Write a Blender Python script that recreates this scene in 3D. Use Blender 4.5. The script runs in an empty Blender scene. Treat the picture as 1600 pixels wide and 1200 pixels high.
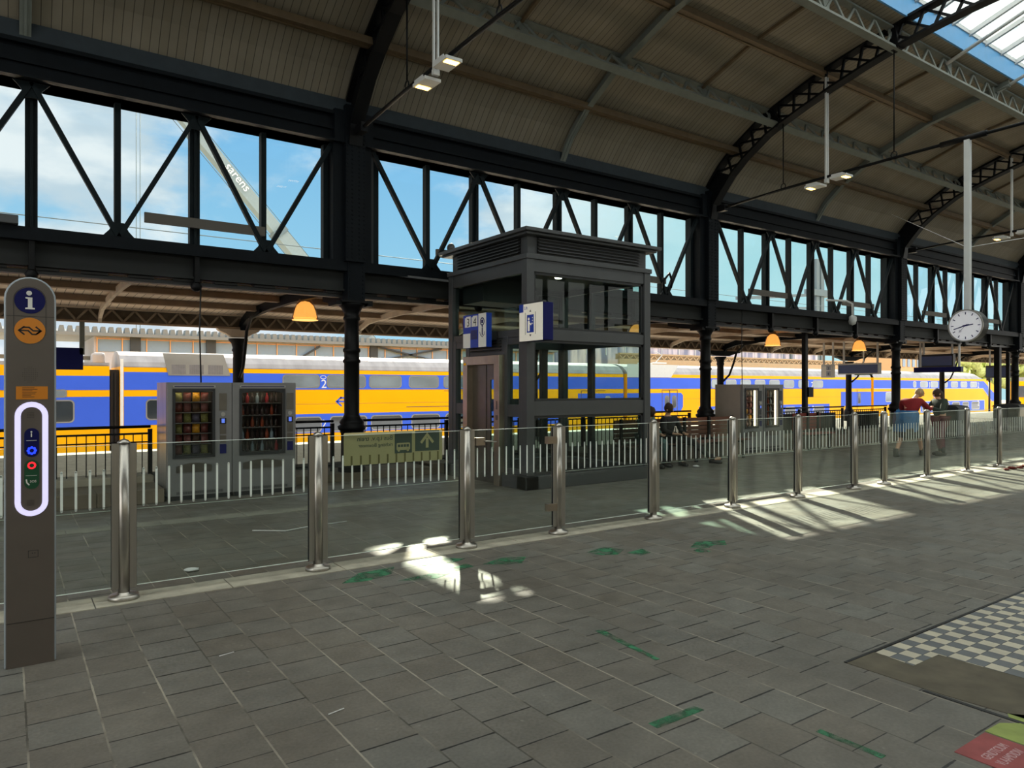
import bpy, math, random
from mathutils import Vector, Matrix
random.seed(7)
# ---------------------------------------------------------------- camera
S = bpy.context.scene
cam = bpy.data.cameras.new('camera'); camo = bpy.data.objects.new('camera', cam)
S.collection.objects.link(camo); S.camera = camo
cam.sensor_fit = 'HORIZONTAL'; cam.sensor_width = 36.0; cam.lens = 36.0*1120/1600
cam.shift_y = 5/1600; cam.clip_end = 800; cam.clip_start = 0.05
camo.location = (0, 0, 1.65); camo.rotation_euler = (math.pi/2, 0, math.radians(54.87-90))
# ---------------------------------------------------------------- exposure
S.view_settings.view_transform = 'Standard'; S.view_settings.look = 'None'
S.view_settings.gamma = 1; S.view_settings.use_curve_mapping = False
S.view_settings.exposure = 0.0
S.cycles.transparent_max_bounces = 32; S.cycles.max_bounces = 14; S.cycles.diffuse_bounces = 6; S.cycles.caustics_reflective = False
# ---------------------------------------------------------------- sun
sun = bpy.data.lights.new('sun', 'SUN'); sun.energy = 18.0; sun.angle = math.radians(0.9); sun.color = (1.0, 0.88, 0.69)
suno = bpy.data.objects.new('sun', sun); S.collection.objects.link(suno)
suno.rotation_euler = Vector((0.77, 1.32, 1.0)).to_track_quat('Z', 'Y').to_euler(); suno.location = (20, 40, 30)
# ---------------------------------------------------------------- sky
def world():
    w = bpy.data.worlds.new('sky'); S.world = w; w.use_nodes = True
    nt = w.node_tree; N = nt.nodes; L = nt.links; N.clear()
    def n(t, **k):
        a = N.new(t)
        for q, v in k.items(): setattr(a, q, v)
        return a
    def inp(node, i, v):
        if hasattr(v, 'is_output') or isinstance(v, bpy.types.NodeSocket): L.new(v, node.inputs[i])
        else: node.inputs[i].default_value = v
    def ma(op, a, b=0.0, c=None):
        m = n('ShaderNodeMath', operation=op); inp(m, 0, a); inp(m, 1, b)
        if c is not None: inp(m, 2, c)
        return m.outputs[0]
    def mr(v, a, b, c, d):
        m = n('ShaderNodeMapRange'); m.interpolation_type = 'SMOOTHSTEP'; inp(m, 0, v)
        for i, q in enumerate((a, b, c, d)): m.inputs[i+1].default_value = q
        return m.outputs[0]
    def mix(f, a, b):
        m = n('ShaderNodeMix', data_type='RGBA'); inp(m, 0, f); inp(m, 6, a); inp(m, 7, b); return m.outputs[2]
    tc = n('ShaderNodeTexCoord'); sx = n('ShaderNodeSeparateXYZ'); L.new(tc.outputs['Generated'], sx.inputs[0])
    x, y, z = sx.outputs
    mp = n('ShaderNodeMapping'); mp.inputs['Scale'].default_value = (1.0, 1.0, 2.1); mp.inputs['Location'].default_value = (0.33, 0.1, 0.47)
    L.new(tc.outputs['Generated'], mp.inputs[0])
    no = n('ShaderNodeTexNoise'); no.inputs['Scale'].default_value = 3.1; no.inputs['Detail'].default_value = 9; no.inputs['Roughness'].default_value = .56
    no.inputs['Distortion'].default_value = .25
    L.new(mp.outputs[0], no.inputs['Vector'])
    n2 = n('ShaderNodeTexNoise'); n2.inputs['Scale'].default_value = 9; n2.inputs['Detail'].default_value = 6; L.new(mp.outputs[0], n2.inputs['Vector'])
    bias = ma('ADD', mr(x, 0.08, 0.28, 0.24, -0.03), mr(x, 0.42, 0.66, 0.0, 0.24))
    bias = ma('ADD', bias, mr(z, 0.0, 0.12, 0.14, 0.0))
    cl = mr(ma('ADD', no.outputs[0], bias), 0.50, 0.66, 0.0, 1.0)
    blue = mix(mr(z, 0.0, 0.5, 0, 1), (0.40, 0.73, 0.92, 1), (0.17, 0.47, 0.84, 1))
    white = mix(mr(n2.outputs[0], .38, .62, 0, 1), (0.62, 0.74, 0.83, 1), (0.93, 0.97, 0.99, 1))
    white = mix(mr(x, 0.50, 0.80, 0, .85), white, (0.44, 0.80, 0.86, 1))
    col = mix(cl, blue, white)
    # sky made brighter overhead and behind the viewer's back to add light
    hi = mr(z, 0.45, 0.8, 0.0, 1.0); bk = mr(y, 0.25, -0.35, 0.0, 1.0)
    sky_boost = ma('MAXIMUM', hi, bk)
    col = mix(sky_boost, col, (1.0, 0.965, 0.90, 1))
    st = ma('ADD', 1.0, ma('MULTIPLY', sky_boost, 1.7))
    st = ma('MULTIPLY', st, mr(z, -0.12, -0.02, 0.15, 1.0))
    bg = n('ShaderNodeBackground'); L.new(col, bg.inputs[0]); L.new(st, bg.inputs[1])
    o = n('ShaderNodeOutputWorld'); L.new(bg.outputs[0], o.inputs[0])
world()
# ---------------------------------------------------------------- materials
def c4(r, g, b):
    f = lambda v: (v/255/12.92) if v/255 <= .04045 else ((v/255+.055)/1.055)**2.4
    return (f(r), f(g), f(b), 1)
M = {}
def mat(name, col, rough=.6, metal=0.0, noise=0.0, nscale=6.0, bump=0.0, emit=None, est=1.0, spec=.5, streak=None):
    m = bpy.data.materials.new(name); m.use_nodes = True; nt = m.node_tree
    b = nt.nodes['Principled BSDF']; col = c4(*col)
    b.inputs['Base Color'].default_value = col; b.inputs['Roughness'].default_value = rough; b.inputs['Metallic'].default_value = metal
    b.inputs['Specular IOR Level'].default_value = spec
    tc = nt.nodes.new('ShaderNodeTexCoord'); no = nt.nodes.new('ShaderNodeTexNoise'); no.inputs['Scale'].default_value = nscale; no.inputs['Detail'].default_value = 5
    if streak:
        mp = nt.nodes.new('ShaderNodeMapping'); mp.inputs['Scale'].default_value = streak; nt.links.new(tc.outputs['Object'], mp.inputs[0]); nt.links.new(mp.outputs[0], no.inputs['Vector'])
    else: nt.links.new(tc.outputs['Object'], no.inputs['Vector'])
    a = max(noise, .04)
    mx = nt.nodes.new('ShaderNodeMix'); mx.data_type = 'RGBA'; mx.blend_type = 'MULTIPLY'; mx.inputs[0].default_value = 1
    rp = nt.nodes.new('ShaderNodeMapRange'); rp.inputs[1].default_value = .3; rp.inputs[2].default_value = .7; rp.inputs[3].default_value = 1-a; rp.inputs[4].default_value = 1+a*.6
    nt.links.new(no.outputs[0], rp.inputs[0]); mx.inputs[6].default_value = col; nt.links.new(rp.outputs[0], mx.inputs[7]); nt.links.new(mx.outputs[2], b.inputs['Base Color'])
    if bump:
        bu = nt.nodes.new('ShaderNodeBump'); bu.inputs['Strength'].default_value = bump; bu.inputs['Distance'].default_value = .02
        nt.links.new(no.outputs[0], bu.inputs['Height']); nt.links.new(bu.outputs[0], b.inputs['Normal'])
    if emit: b.inputs['Emission Color'].default_value = c4(*emit); b.inputs['Emission Strength'].default_value = est
    M[name] = m; return m
def glass(name, tint, refl=1.0, rough=0.0, haze=None, hz=0.0):
    m = bpy.data.materials.new(name); m.use_nodes = True; nt = m.node_tree; nt.nodes.clear(); N = nt.nodes; L = nt.links
    t = N.new('ShaderNodeBsdfTransparent'); t.inputs[0].default_value = tint+(1,)
    g = N.new('ShaderNodeBsdfGlossy'); g.inputs['Roughness'].default_value = rough; g.inputs[0].default_value = (1, 1, 1, 1)
    f = N.new('ShaderNodeFresnel'); f.inputs[0].default_value = 1.45
    mu = N.new('ShaderNodeMath'); mu.operation = 'MULTIPLY'; mu.inputs[1].default_value = refl; gm = N.new('ShaderNodeNewGeometry'); iv = N.new('ShaderNodeMath'); iv.operation = 'SUBTRACT'; iv.inputs[0].default_value = 1; L.new(gm.outputs['Backfacing'], iv.inputs[1])
    m0 = N.new('ShaderNodeMath'); m0.operation = 'MULTIPLY'; L.new(f.outputs[0], m0.inputs[0]); L.new(iv.outputs[0], m0.inputs[1]); L.new(m0.outputs[0], mu.inputs[0])
    mx = N.new('ShaderNodeMixShader'); L.new(mu.outputs[0], mx.inputs[0])
    base = t.outputs[0]
    if haze:
        d = N.new('ShaderNodeBsdfDiffuse'); d.inputs[0].default_value = c4(*haze); tr = N.new('ShaderNodeBsdfTranslucent'); tr.inputs[0].default_value = c4(*haze)
        a = N.new('ShaderNodeMixShader'); a.inputs[0].default_value = .5; L.new(d.outputs[0], a.inputs[1]); L.new(tr.outputs[0], a.inputs[2])
        h = N.new('ShaderNodeMixShader')
        no = N.new('ShaderNodeTexNoise'); no.inputs['Scale'].default_value = 3; tc = N.new('ShaderNodeTexCoord'); L.new(tc.outputs['Object'], no.inputs['Vector'])
        m2 = N.new('ShaderNodeMath'); m2.operation = 'MULTIPLY'; m2.inputs[1].default_value = hz*2; L.new(no.outputs[0], m2.inputs[0]); m2.use_clamp = True
        L.new(m2.outputs[0], h.inputs[0]); L.new(t.outputs[0], h.inputs[1]); L.new(a.outputs[0], h.inputs[2]); base = h.outputs[0]
    L.new(base, mx.inputs[1]); L.new(g.outputs[0], mx.inputs[2])
    o = N.new('ShaderNodeOutputMaterial'); L.new(mx.outputs[0], o.inputs[0]); M[name] = m; return m

def nodes_mat(name):
    m = bpy.data.materials.new(name); m.use_nodes = True; nt = m.node_tree; M[name] = m
    def n(t, **k):
        a = nt.nodes.new(t)
        for q, v in k.items(): setattr(a, q, v)
        return a
    def inp(node, i, v):
        if isinstance(v, bpy.types.NodeSocket): nt.links.new(v, node.inputs[i])
        else: node.inputs[i].default_value = v
    def ma(op, a, b=0.0, c=None):
        q = n('ShaderNodeMath', operation=op); inp(q, 0, a); inp(q, 1, b)
        if c is not None: inp(q, 2, c)
        return q.outputs[0]
    def mix(f, a, b, bt='MIX'):
        q = n('ShaderNodeMix', data_type='RGBA', blend_type=bt); inp(q, 0, f); inp(q, 6, a); inp(q, 7, b); return q.outputs[2]
    def mr(v, a, b, c, d):
        q = n('ShaderNodeMapRange'); inp(q, 0, v)
        for i, w in enumerate((a, b, c, d)): q.inputs[i+1].default_value = w
        return q.outputs[0]
    def noise(vec, sc, det=4):
        q = n('ShaderNodeTexNoise'); q.inputs['Scale'].default_value = sc; q.inputs['Detail'].default_value = det; nt.links.new(vec, q.inputs['Vector']); return q.outputs[0]
    return m, nt, n, ma, mix, mr, noise, nt.nodes['Principled BSDF']

def paving():
    m, nt, n, ma, mix, mr, noise, B = nodes_mat('paving')
    tc = n('ShaderNodeTexCoord'); V = tc.outputs['Object']; s = n('ShaderNodeSeparateXYZ'); nt.links.new(V, s.inputs[0]); x, y, z = s.outputs
    u = ma('DIVIDE', ma('ADD', x, -0.075), .3055)
    iu = ma('FLOOR', u); fu = ma('FRACT', u)
    wn = n('ShaderNodeTexWhiteNoise', noise_dimensions='1D'); nt.links.new(iu, wn.inputs['W'])
    par = ma('FRACT', ma('MULTIPLY', iu, .5))
    off = ma('ADD', par, ma('MULTIPLY', wn.outputs[0], .28))
    v = ma('ADD', ma('DIVIDE', y, .305), off); iv = ma('FLOOR', v); fv = ma('FRACT', v)
    w2 = n('ShaderNodeTexWhiteNoise', noise_dimensions='2D'); cb = n('ShaderNodeCombineXYZ'); nt.links.new(iu, cb.inputs[0]); nt.links.new(iv, cb.inputs[1]); nt.links.new(cb.outputs[0], w2.inputs['Vector'])
    tone = mr(w2.outputs[0], 0, 1, .90, 1.09)
    tint = mix(w2.outputs[0], c4(112, 107, 98), c4(107, 106, 100))
    big = mr(noise(V, .7, 5), .3, .7, .82, 1.16); fine = mr(noise(V, 55, 4), .3, .7, .88, 1.12); med = mr(noise(V, 5, 6), .35, .65, .90, 1.08)
    col = mix(1.0, tint, ma('MULTIPLY', ma('MULTIPLY', tone, big), ma('MULTIPLY', fine, med)), 'MULTIPLY')
    # small pale spots of chewing gum
    vo = n('ShaderNodeTexVoronoi'); vo.inputs['Scale'].default_value = 5.5; nt.links.new(V, vo.inputs['Vector'])
    col = mix(ma('MULTIPLY', ma('LESS_THAN', vo.outputs['Distance'], .045), .35), col, c4(150, 148, 138))
    dv = ma('MINIMUM', fv, ma('SUBTRACT', 1, fv)); du = ma('MINIMUM', fu, ma('SUBTRACT', 1, fu))
    jn = noise(V, 14, 3)
    jv = ma('LESS_THAN', dv, ma('MULTIPLY', mr(w2.outputs[0], 0, 1, .006, .024), mr(jn, .3, .7, .6, 1.4)))
    ju = ma('LESS_THAN', du, mr(jn, .3, .7, .010, .020))
    col = mix(jv, col, c4(30, 29, 27)); col = mix(ma('MULTIPLY', ju, .8), col, mix(mr(noise(V, 1.3), .42, .58, 0, 1), c4(70, 67, 60), c4(170, 163, 148)))
    nt.links.new(col, B.inputs['Base Color'])
    nt.links.new(mr(noise(V, 3), .3, .7, .42, .68), B.inputs['Roughness'])
    bu = n('ShaderNodeBump'); bu.inputs['Strength'].default_value = .5; bu.inputs['Distance'].default_value = .01
    h = ma('SUBTRACT', ma('ADD', ma('MULTIPLY', noise(V, 40, 3), .25), ma('MULTIPLY', w2.outputs[0], .25)), ma('MAXIMUM', jv, ju))
    nt.links.new(h, bu.inputs['Height']); nt.links.new(bu.outputs[0], B.inputs['Normal'])
paving()
def boards(name, c1, c2, w, axis=0):
    m, nt, n, ma, mix, mr, noise, B = nodes_mat(name)
    tc = n('ShaderNodeTexCoord'); V = tc.outputs['Object']; s = n('ShaderNodeSeparateXYZ'); nt.links.new(V, s.inputs[0])
    u = ma('DIVIDE', s.outputs[axis], w); iu = ma('FLOOR', u); fu = ma('FRACT', u)
    wn = n('ShaderNodeTexWhiteNoise', noise_dimensions='1D'); nt.links.new(iu, wn.inputs['W'])
    col = mix(wn.outputs[0], c4(*c1), c4(*c2)); col = mix(1, col, mr(noise(V, 1.2, 5), .3, .7, .85, 1.1), 'MULTIPLY')
    g = ma('LESS_THAN', fu, .09)
    col = mix(ma('MULTIPLY', g, .75), col, c4(45, 38, 28)); nt.links.new(col, B.inputs['Base Color']); B.inputs['Roughness'].default_value = .7
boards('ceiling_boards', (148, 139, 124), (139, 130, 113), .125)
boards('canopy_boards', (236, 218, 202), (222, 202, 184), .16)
boards('bench_wood', (112, 66, 44), (92, 52, 34), .07, 2)
def checker():
    m, nt, n, ma, mix, mr, noise, B = nodes_mat('checker_tiles')
    tc = n('ShaderNodeTexCoord'); V = tc.outputs['Object']
    ck = n('ShaderNodeTexChecker'); ck.inputs['Scale'].default_value = 1/.1; mp = n('ShaderNodeMapping'); mp.inputs['Location'].default_value = (.0, .05, .25); nt.links.new(V, mp.inputs[0]); nt.links.new(mp.outputs[0], ck.inputs['Vector'])
    ck.inputs['Color1'].default_value = c4(205, 198, 178); ck.inputs['Color2'].default_value = c4(108, 112, 116)
    col = mix(1, ck.outputs[0], mr(noise(V, 4), .3, .7, .85, 1.05), 'MULTIPLY')
    s = n('ShaderNodeSeparateXYZ'); nt.links.new(mp.outputs[0], s.inputs[0])
    fx = ma('FRACT', ma('DIVIDE', s.outputs[0], .1)); fy = ma('FRACT', ma('DIVIDE', s.outputs[1], .1))
    g = ma('MAXIMUM', ma('LESS_THAN', fx, .04), ma('LESS_THAN', fy, .04))
    nt.links.new(mix(g, col, c4(60, 60, 58)), B.inputs['Base Color']); B.inputs['Roughness'].default_value = .4
checker()
def corrug():
    m, nt, n, ma, mix, mr, noise, B = nodes_mat('striped_facade')
    tc = n('ShaderNodeTexCoord'); V = tc.outputs['Object']; mp = n('ShaderNodeMapping'); mp.inputs['Scale'].default_value = (1, 1, .12); nt.links.new(V, mp.inputs[0])
    a = noise(mp.outputs[0], 1.3, 4)
    nt.links.new(mix(mr(a, .42, .58, 0, 1), c4(206, 196, 204), c4(120, 124, 150)), B.inputs['Base Color'])
corrug()
mat('iron', (14, 19, 24), .6, .0, .2, 8, spec=.12)
mat('iron_black', (11, 12, 14), .5, .0, .2, 8, spec=.18)
mat('truss_green', (14, 24, 28), .6, 0, .15, 8, spec=.15)
mat('purlin_grey', (118, 124, 118), .6, 0, .1)
mat('purlin_wood', (112, 94, 70), .7, 0, .15)
mat('gutter_grey', (40, 42, 42), .7, 0, .25, 1.2, streak=(.4, 1, 3), spec=.2)
mat('plate_grey', (56, 64, 70), .7, 0, .1, spec=.2)
mat('canopy_cream', (214, 198, 180), .65, 0, .2, 3)
mat('girder_back', (112, 102, 90), .8, 0, .3, 2)
mat('girder_web', (146, 134, 118), .8, 0, .2)
mat('board_grey', (84, 80, 74), .7)
mat('canopy_brown', (164, 142, 120), .7, 0, .25, 2)
mat('sky_panel', (92, 165, 222), .5)
mat('white_bar', (205, 208, 208), .5)
mat('steel', (176, 172, 165), .32, .95, .08, 3, streak=(9, 9, .3))
mat('steel_dark', (110, 106, 100), .35, .9, .1)
mat('steel_warm', (176, 162, 146), .3, .9, .15, 4)
mat('pylon_grey', (96, 88, 82), .5, .2, .06)
mat('pylon_edge', (175, 185, 195), .4, .4)
mat('navy', (5, 12, 82), .5, spec=.2)
mat('blue_sign', (22, 62, 170), .4)
mat('ns_orange', (214, 130, 14), .4)
mat('ns_yellow', (255, 182, 0), .4, 0, .05, .6, spec=.15)
mat('ns_blue', (64, 104, 228), .4, 0, .06, .6, spec=.2)
mat('train_roof', (150, 150, 153), .6, 0, .22, 1.0, streak=(2.5, 1, .5))
mat('train_roof_dark', (120, 118, 120), .6, 0, .2)
mat('train_skirt', (92, 84, 78), .7, 0, .25)
mat('train_glass', (58, 66, 72), .08, .1, .3, .8, spec=1.0)
mat('train_glass_pale', (128, 142, 152), .1, .1, .3, .8, spec=1.0)
mat('rubber', (22, 22, 24), .7)
mat('black', (12, 12, 13), .5)
mat('white', (232, 232, 228), .5)
mat('white_sign', (226, 222, 208), .5, emit=(226, 222, 208), est=.25)
mat('lift_grey', (72, 74, 76), .45, .3, .06)
mat('lift_dark', (40, 42, 44), .5, .2)
mat('louvre_dark', (28, 29, 30), .6)
mat('vend_grey', (122, 122, 122), .45, .3, .05)
mat('vend_steel', (168, 168, 166), .3, .7, .2, 1.5, streak=(.3, 6, .6))
mat('vend_inside', (44, 38, 34), .7)
mat('vend_beige', (168, 154, 142), .55, .1)
mat('strip_lamp', (255, 240, 200), .5, emit=(255, 238, 200), est=6)
mat('concrete', (150, 142, 126), .85, 0, .25, 2)
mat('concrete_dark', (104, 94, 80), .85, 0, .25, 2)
mat('kerb', (180, 176, 160), .8, 0, .3, 5)
mat('kerb_dim', (136, 134, 124), .8, 0, .25, 5)
mat('concrete_patch', (98, 92, 78), .85, 0, .25, 6, .3)
mat('paint_red', (158, 74, 74), .6, 0, .25, 8)
mat('paint_lime', (150, 166, 84), .6, 0, .25, 8)
mat('paint_pink', (206, 168, 172), .6)
mat('platform_shade', (74, 74, 73), 1.0, 0, .2, 4, spec=0)
mat('ballast', (176, 166, 150), .9, 0, .35, 9, .4)
mat('rail_steel', (120, 96, 78), .4, .7)
mat('lamp_orange', (255, 176, 84), .4, emit=(255, 188, 100), est=1.5)
mat('lamp_warm', (255, 220, 150), .4, emit=(255, 196, 96), est=9)
mat('lamp_white', (255, 250, 235), .4, emit=(255, 246, 225), est=7)
mat('led_ring', (235, 232, 255), .4, emit=(214, 208, 255), est=.75)
mat('led_blue', (40, 70, 255), .4, emit=(30, 60, 255), est=1.5)
mat('led_red', (255, 40, 50), .4, emit=(255, 30, 45), est=1.5)
mat('green_dark', (8, 74, 46), .4)
mat('lcd', (90, 120, 230), .4, emit=(90, 120, 230), est=.7)
mat('screen', (66, 84, 130), .25)
mat('clock_white', (226, 226, 232), .5, emit=(226, 226, 232), est=.22)
mat('sign_olive', (196, 184, 138), .7)
mat('sign_teal', (80, 92, 84), .7)
mat('sign_shadow', (122, 112, 66), .7)
mat('film_white', (240, 250, 244), .5)
mat('crane_grey', (132, 144, 146), .6)
mat('crane_dark', (96, 110, 116), .6)
mat('facade_grey', (160, 168, 182), .7)
mat('facade_glass', (112, 138, 164), .25)
mat('facade_orange', (196, 156, 112), .6)
mat('eave_grey', (104, 114, 118), .6)
mat('eave_beige', (166, 150, 122), .7)
mat('leaf', (176, 186, 112), .8, 0, .4, 3)
mat('bark', (70, 58, 46), .9)
mat('red_cloth', (132, 18, 26), .8, 0, .15)
mat('blue_cloth', (44, 104, 156), .8, 0, .25, 9)
mat('purple_cloth', (58, 46, 88), .8, 0, .15)
mat('black_cloth', (20, 18, 20), .85)
mat('green_cloth', (44, 58, 50), .85)
mat('plum_cloth', (110, 50, 62), .85, 0, .2)
mat('teal_cloth', (82, 110, 108), .85, 0, .3, 8)
mat('skin', (206, 160, 132), .6)
mat('hair_blond', (176, 150, 112), .8)
mat('hair_brown', (62, 42, 30), .8)
mat('boot', (22, 20, 20), .5)
mat('bin_grey', (96, 100, 100), .5, .2)
mat('bin_dark', (44, 48, 50), .5, .2)
mat('terracotta', (112, 44, 34), .8)
mat('paper', (222, 222, 222), .8)
def worn_paint():
    m, nt, n, ma, mix, mr, noise, B = nodes_mat('paint_green')
    tc = n('ShaderNodeTexCoord'); V = tc.outputs['Object']
    B.inputs['Base Color'].default_value = c4(60, 128, 92); B.inputs['Roughness'].default_value = .6
    nt.links.new(mr(noise(V, 9, 6), .40, .62, .15, .95), B.inputs['Alpha'])
worn_paint()
PK = []
for i, c in enumerate([(150, 90, 84), (168, 120, 104), (236, 170, 20), (120, 50, 44), (190, 170, 150), (96, 92, 110), (150, 150, 80), (210, 190, 180), (90, 60, 40)]):
    mat('pack_%d' % i, c, .4, 0, .5, 40); PK.append('pack_%d' % i)
glass('window_glass', (.93, .97, .97), .5)
glass('fence_glass', (.90, .94, .92), .8, haze=(150, 160, 150), hz=.025)
glass('lift_glass', (.78, .85, .83), .4)
glass('sky_glass', (.92, .96, .97), .8, haze=(235, 240, 242), hz=.30)
glass('vend_glass', (.80, .80, .80), 1.0)
glass('lamp_glass', (.80, .68, .52), 1.0, haze=(110, 74, 44), hz=.12)
# ---------------------------------------------------------------- geometry helpers
class MB:
    def __init__(s): s.v = []; s.f = []; s.m = []; s.mi = 0; s.smooth = []
    def add(s, vs, fs, smooth=False):
        o = len(s.v); s.v += [tuple(v) for v in vs]
        for f in fs: s.f.append(tuple(o+i for i in f)); s.m.append(s.mi); s.smooth.append(smooth)
        return s
    def box(s, x0, x1, y0, y1, z0, z1):
        return s.add([(x0,y0,z0),(x1,y0,z0),(x1,y1,z0),(x0,y1,z0),(x0,y0,z1),(x1,y0,z1),(x1,y1,z1),(x0,y1,z1)],
                     [(0,3,2,1),(4,5,6,7),(0,1,5,4),(1,2,6,5),(2,3,7,6),(3,0,4,7)])
    def bar(s, p, q, w, h, up=(0, 0, 1)):
        p = Vector(p); q = Vector(q); d = (q-p).normalized(); up = Vector(up)
        a = d.cross(up)
        if a.length < 1e-4: a = d.cross(Vector((1, 0, 0)))
        a.normalize(); b = a.cross(d).normalized(); a *= w/2; b *= h/2
        vs = [p-a-b, p+a-b, p+a+b, p-a+b, q-a-b, q+a-b, q+a+b, q-a+b]
        return s.add(vs, [(0,1,2,3),(4,7,6,5),(0,4,5,1),(1,5,6,2),(2,6,7,3),(3,7,4,0)])
    def tube(s, pts, r, n=10, cap=True):
        pts = [Vector(p) for p in pts]; rr = r if isinstance(r, (list, tuple)) else [r]*len(pts)
        vs = []; fs = []; prev = None
        for i, p in enumerate(pts):
            d = (pts[min(i+1, len(pts)-1)]-pts[max(i-1, 0)]).normalized()
            if prev is None:
                a = d.cross(Vector((0, 0, 1)))
                if a.length < 1e-3: a = d.cross(Vector((1, 0, 0)))
            else: a = prev-d*prev.dot(d)
            a.normalize(); prev = a; b = d.cross(a)
            for k in range(n):
                t = 2*math.pi*k/n; vs.append(p+(a*math.cos(t)+b*math.sin(t))*rr[i])
        for i in range(len(pts)-1):
            for k in range(n):
                fs.append((i*n+k, i*n+(k+1) % n, (i+1)*n+(k+1) % n, (i+1)*n+k))
        s.add(vs, fs, True)
        if cap:
            o = len(s.v)-len(vs)
            s.f.append(tuple(o+k for k in range(n))[::-1]); s.m.append(s.mi); s.smooth.append(False)
            s.f.append(tuple(o+(len(pts)-1)*n+k for k in range(n))); s.m.append(s.mi); s.smooth.append(False)
        return s
    def lathe(s, prof, c, n=20, smooth=True):   # prof: (r, z)
        vs = []; fs = []
        for r, z in prof:
            for k in range(n):
                t = 2*math.pi*(k+.5)/n; vs.append((c[0]+r*math.cos(t), c[1]+r*math.sin(t), c[2]+z))
        for i in range(len(prof)-1):
            for k in range(n): fs.append((i*n+k, i*n+(k+1) % n, (i+1)*n+(k+1) % n, (i+1)*n+k))
        s.add(vs, fs, smooth); o = len(s.v)-len(vs)
        if prof[0][0] > 1e-4: s.f.append(tuple(o+k for k in range(n))[::-1]); s.m.append(s.mi); s.smooth.append(False)
        if prof[-1][0] > 1e-4: s.f.append(tuple(o+(len(prof)-1)*n+k for k in range(n))); s.m.append(s.mi); s.smooth.append(False)
        return s
    def prism(s, pts, n):   # polygon (world pts) pushed along vector n
        pts = [Vector(p) for p in pts]; n = Vector(n); k = len(pts)
        vs = pts+[p+n for p in pts]
        fs = [tuple(range(k))[::-1], tuple(range(k, 2*k))]+[(i, (i+1) % k, k+(i+1) % k, k+i) for i in range(k)]
        return s.add(vs, fs)
    def blob(s, c, r, seed=0, amp=0.0, n=10, m=7):
        rnd = random.Random(seed); vs = []; fs = []; r = r if isinstance(r, (tuple, list)) else (r, r, r)
        for i in range(m+1):
            ph = math.pi*i/m
            for k in range(n):
                t = 2*math.pi*k/n; q = 1+rnd.uniform(-amp, amp)
                vs.append((c[0]+r[0]*q*math.sin(ph)*math.cos(t), c[1]+r[1]*q*math.sin(ph)*math.sin(t), c[2]-r[2]*q*math.cos(ph)))
        for i in range(m):
            for k in range(n): fs.append((i*n+k, i*n+(k+1) % n, (i+1)*n+(k+1) % n, (i+1)*n+k))
        return s.add(vs, fs, True)
    def build(s, name, mats, parent=None, origin=None, bevel=0):
        if isinstance(mats, str): mats = [mats]
        if origin is None: origin = wloc(parent) if parent else (0, 0, 0)
        ox, oy, oz = origin
        me = bpy.data.meshes.new(name); me.from_pydata([(x-ox, y-oy, z-oz) for x, y, z in s.v], [], s.f)
        for k in mats: me.materials.append(M[k])
        for p, mi, sm in zip(me.polygons, s.m, s.smooth): p.material_index = mi; p.use_smooth = sm
        me.update()
        o = bpy.data.objects.new(name, me); S.collection.objects.link(o)
        if parent: o.parent = parent; pw = wloc(parent); o.location = (ox-pw[0], oy-pw[1], oz-pw[2])
        else: o.location = origin
        if bevel:
            b = o.modifiers.new('b', 'BEVEL'); b.width = bevel; b.segments = 2; b.limit_method = 'ANGLE'
        return o
def wloc(o):
    v = Vector((0, 0, 0))
    while o: v += o.location; o = o.parent
    return v
def thing(name, label, cat, loc=(0, 0, 0), group=None):
    o = bpy.data.objects.new(name, None); S.collection.objects.link(o); o.location = loc; o.empty_display_size = .1
    o['label'] = label; o['category'] = cat
    if group: o['group'] = group
    return o
def tag(o, label, cat, group=None, kind=None):
    o['label'] = label; o['category'] = cat
    if group: o['group'] = group
    if kind: o['kind'] = kind
    return o
def struct(o, label=None):
    o['kind'] = 'structure'
    if label: o['label'] = label
    return o
def copy_tree(o, parent=None):
    c = o.copy(); S.collection.objects.link(c)
    c.parent = parent
    for ch in list(o.children): copy_tree(ch, c)
    return c
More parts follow.
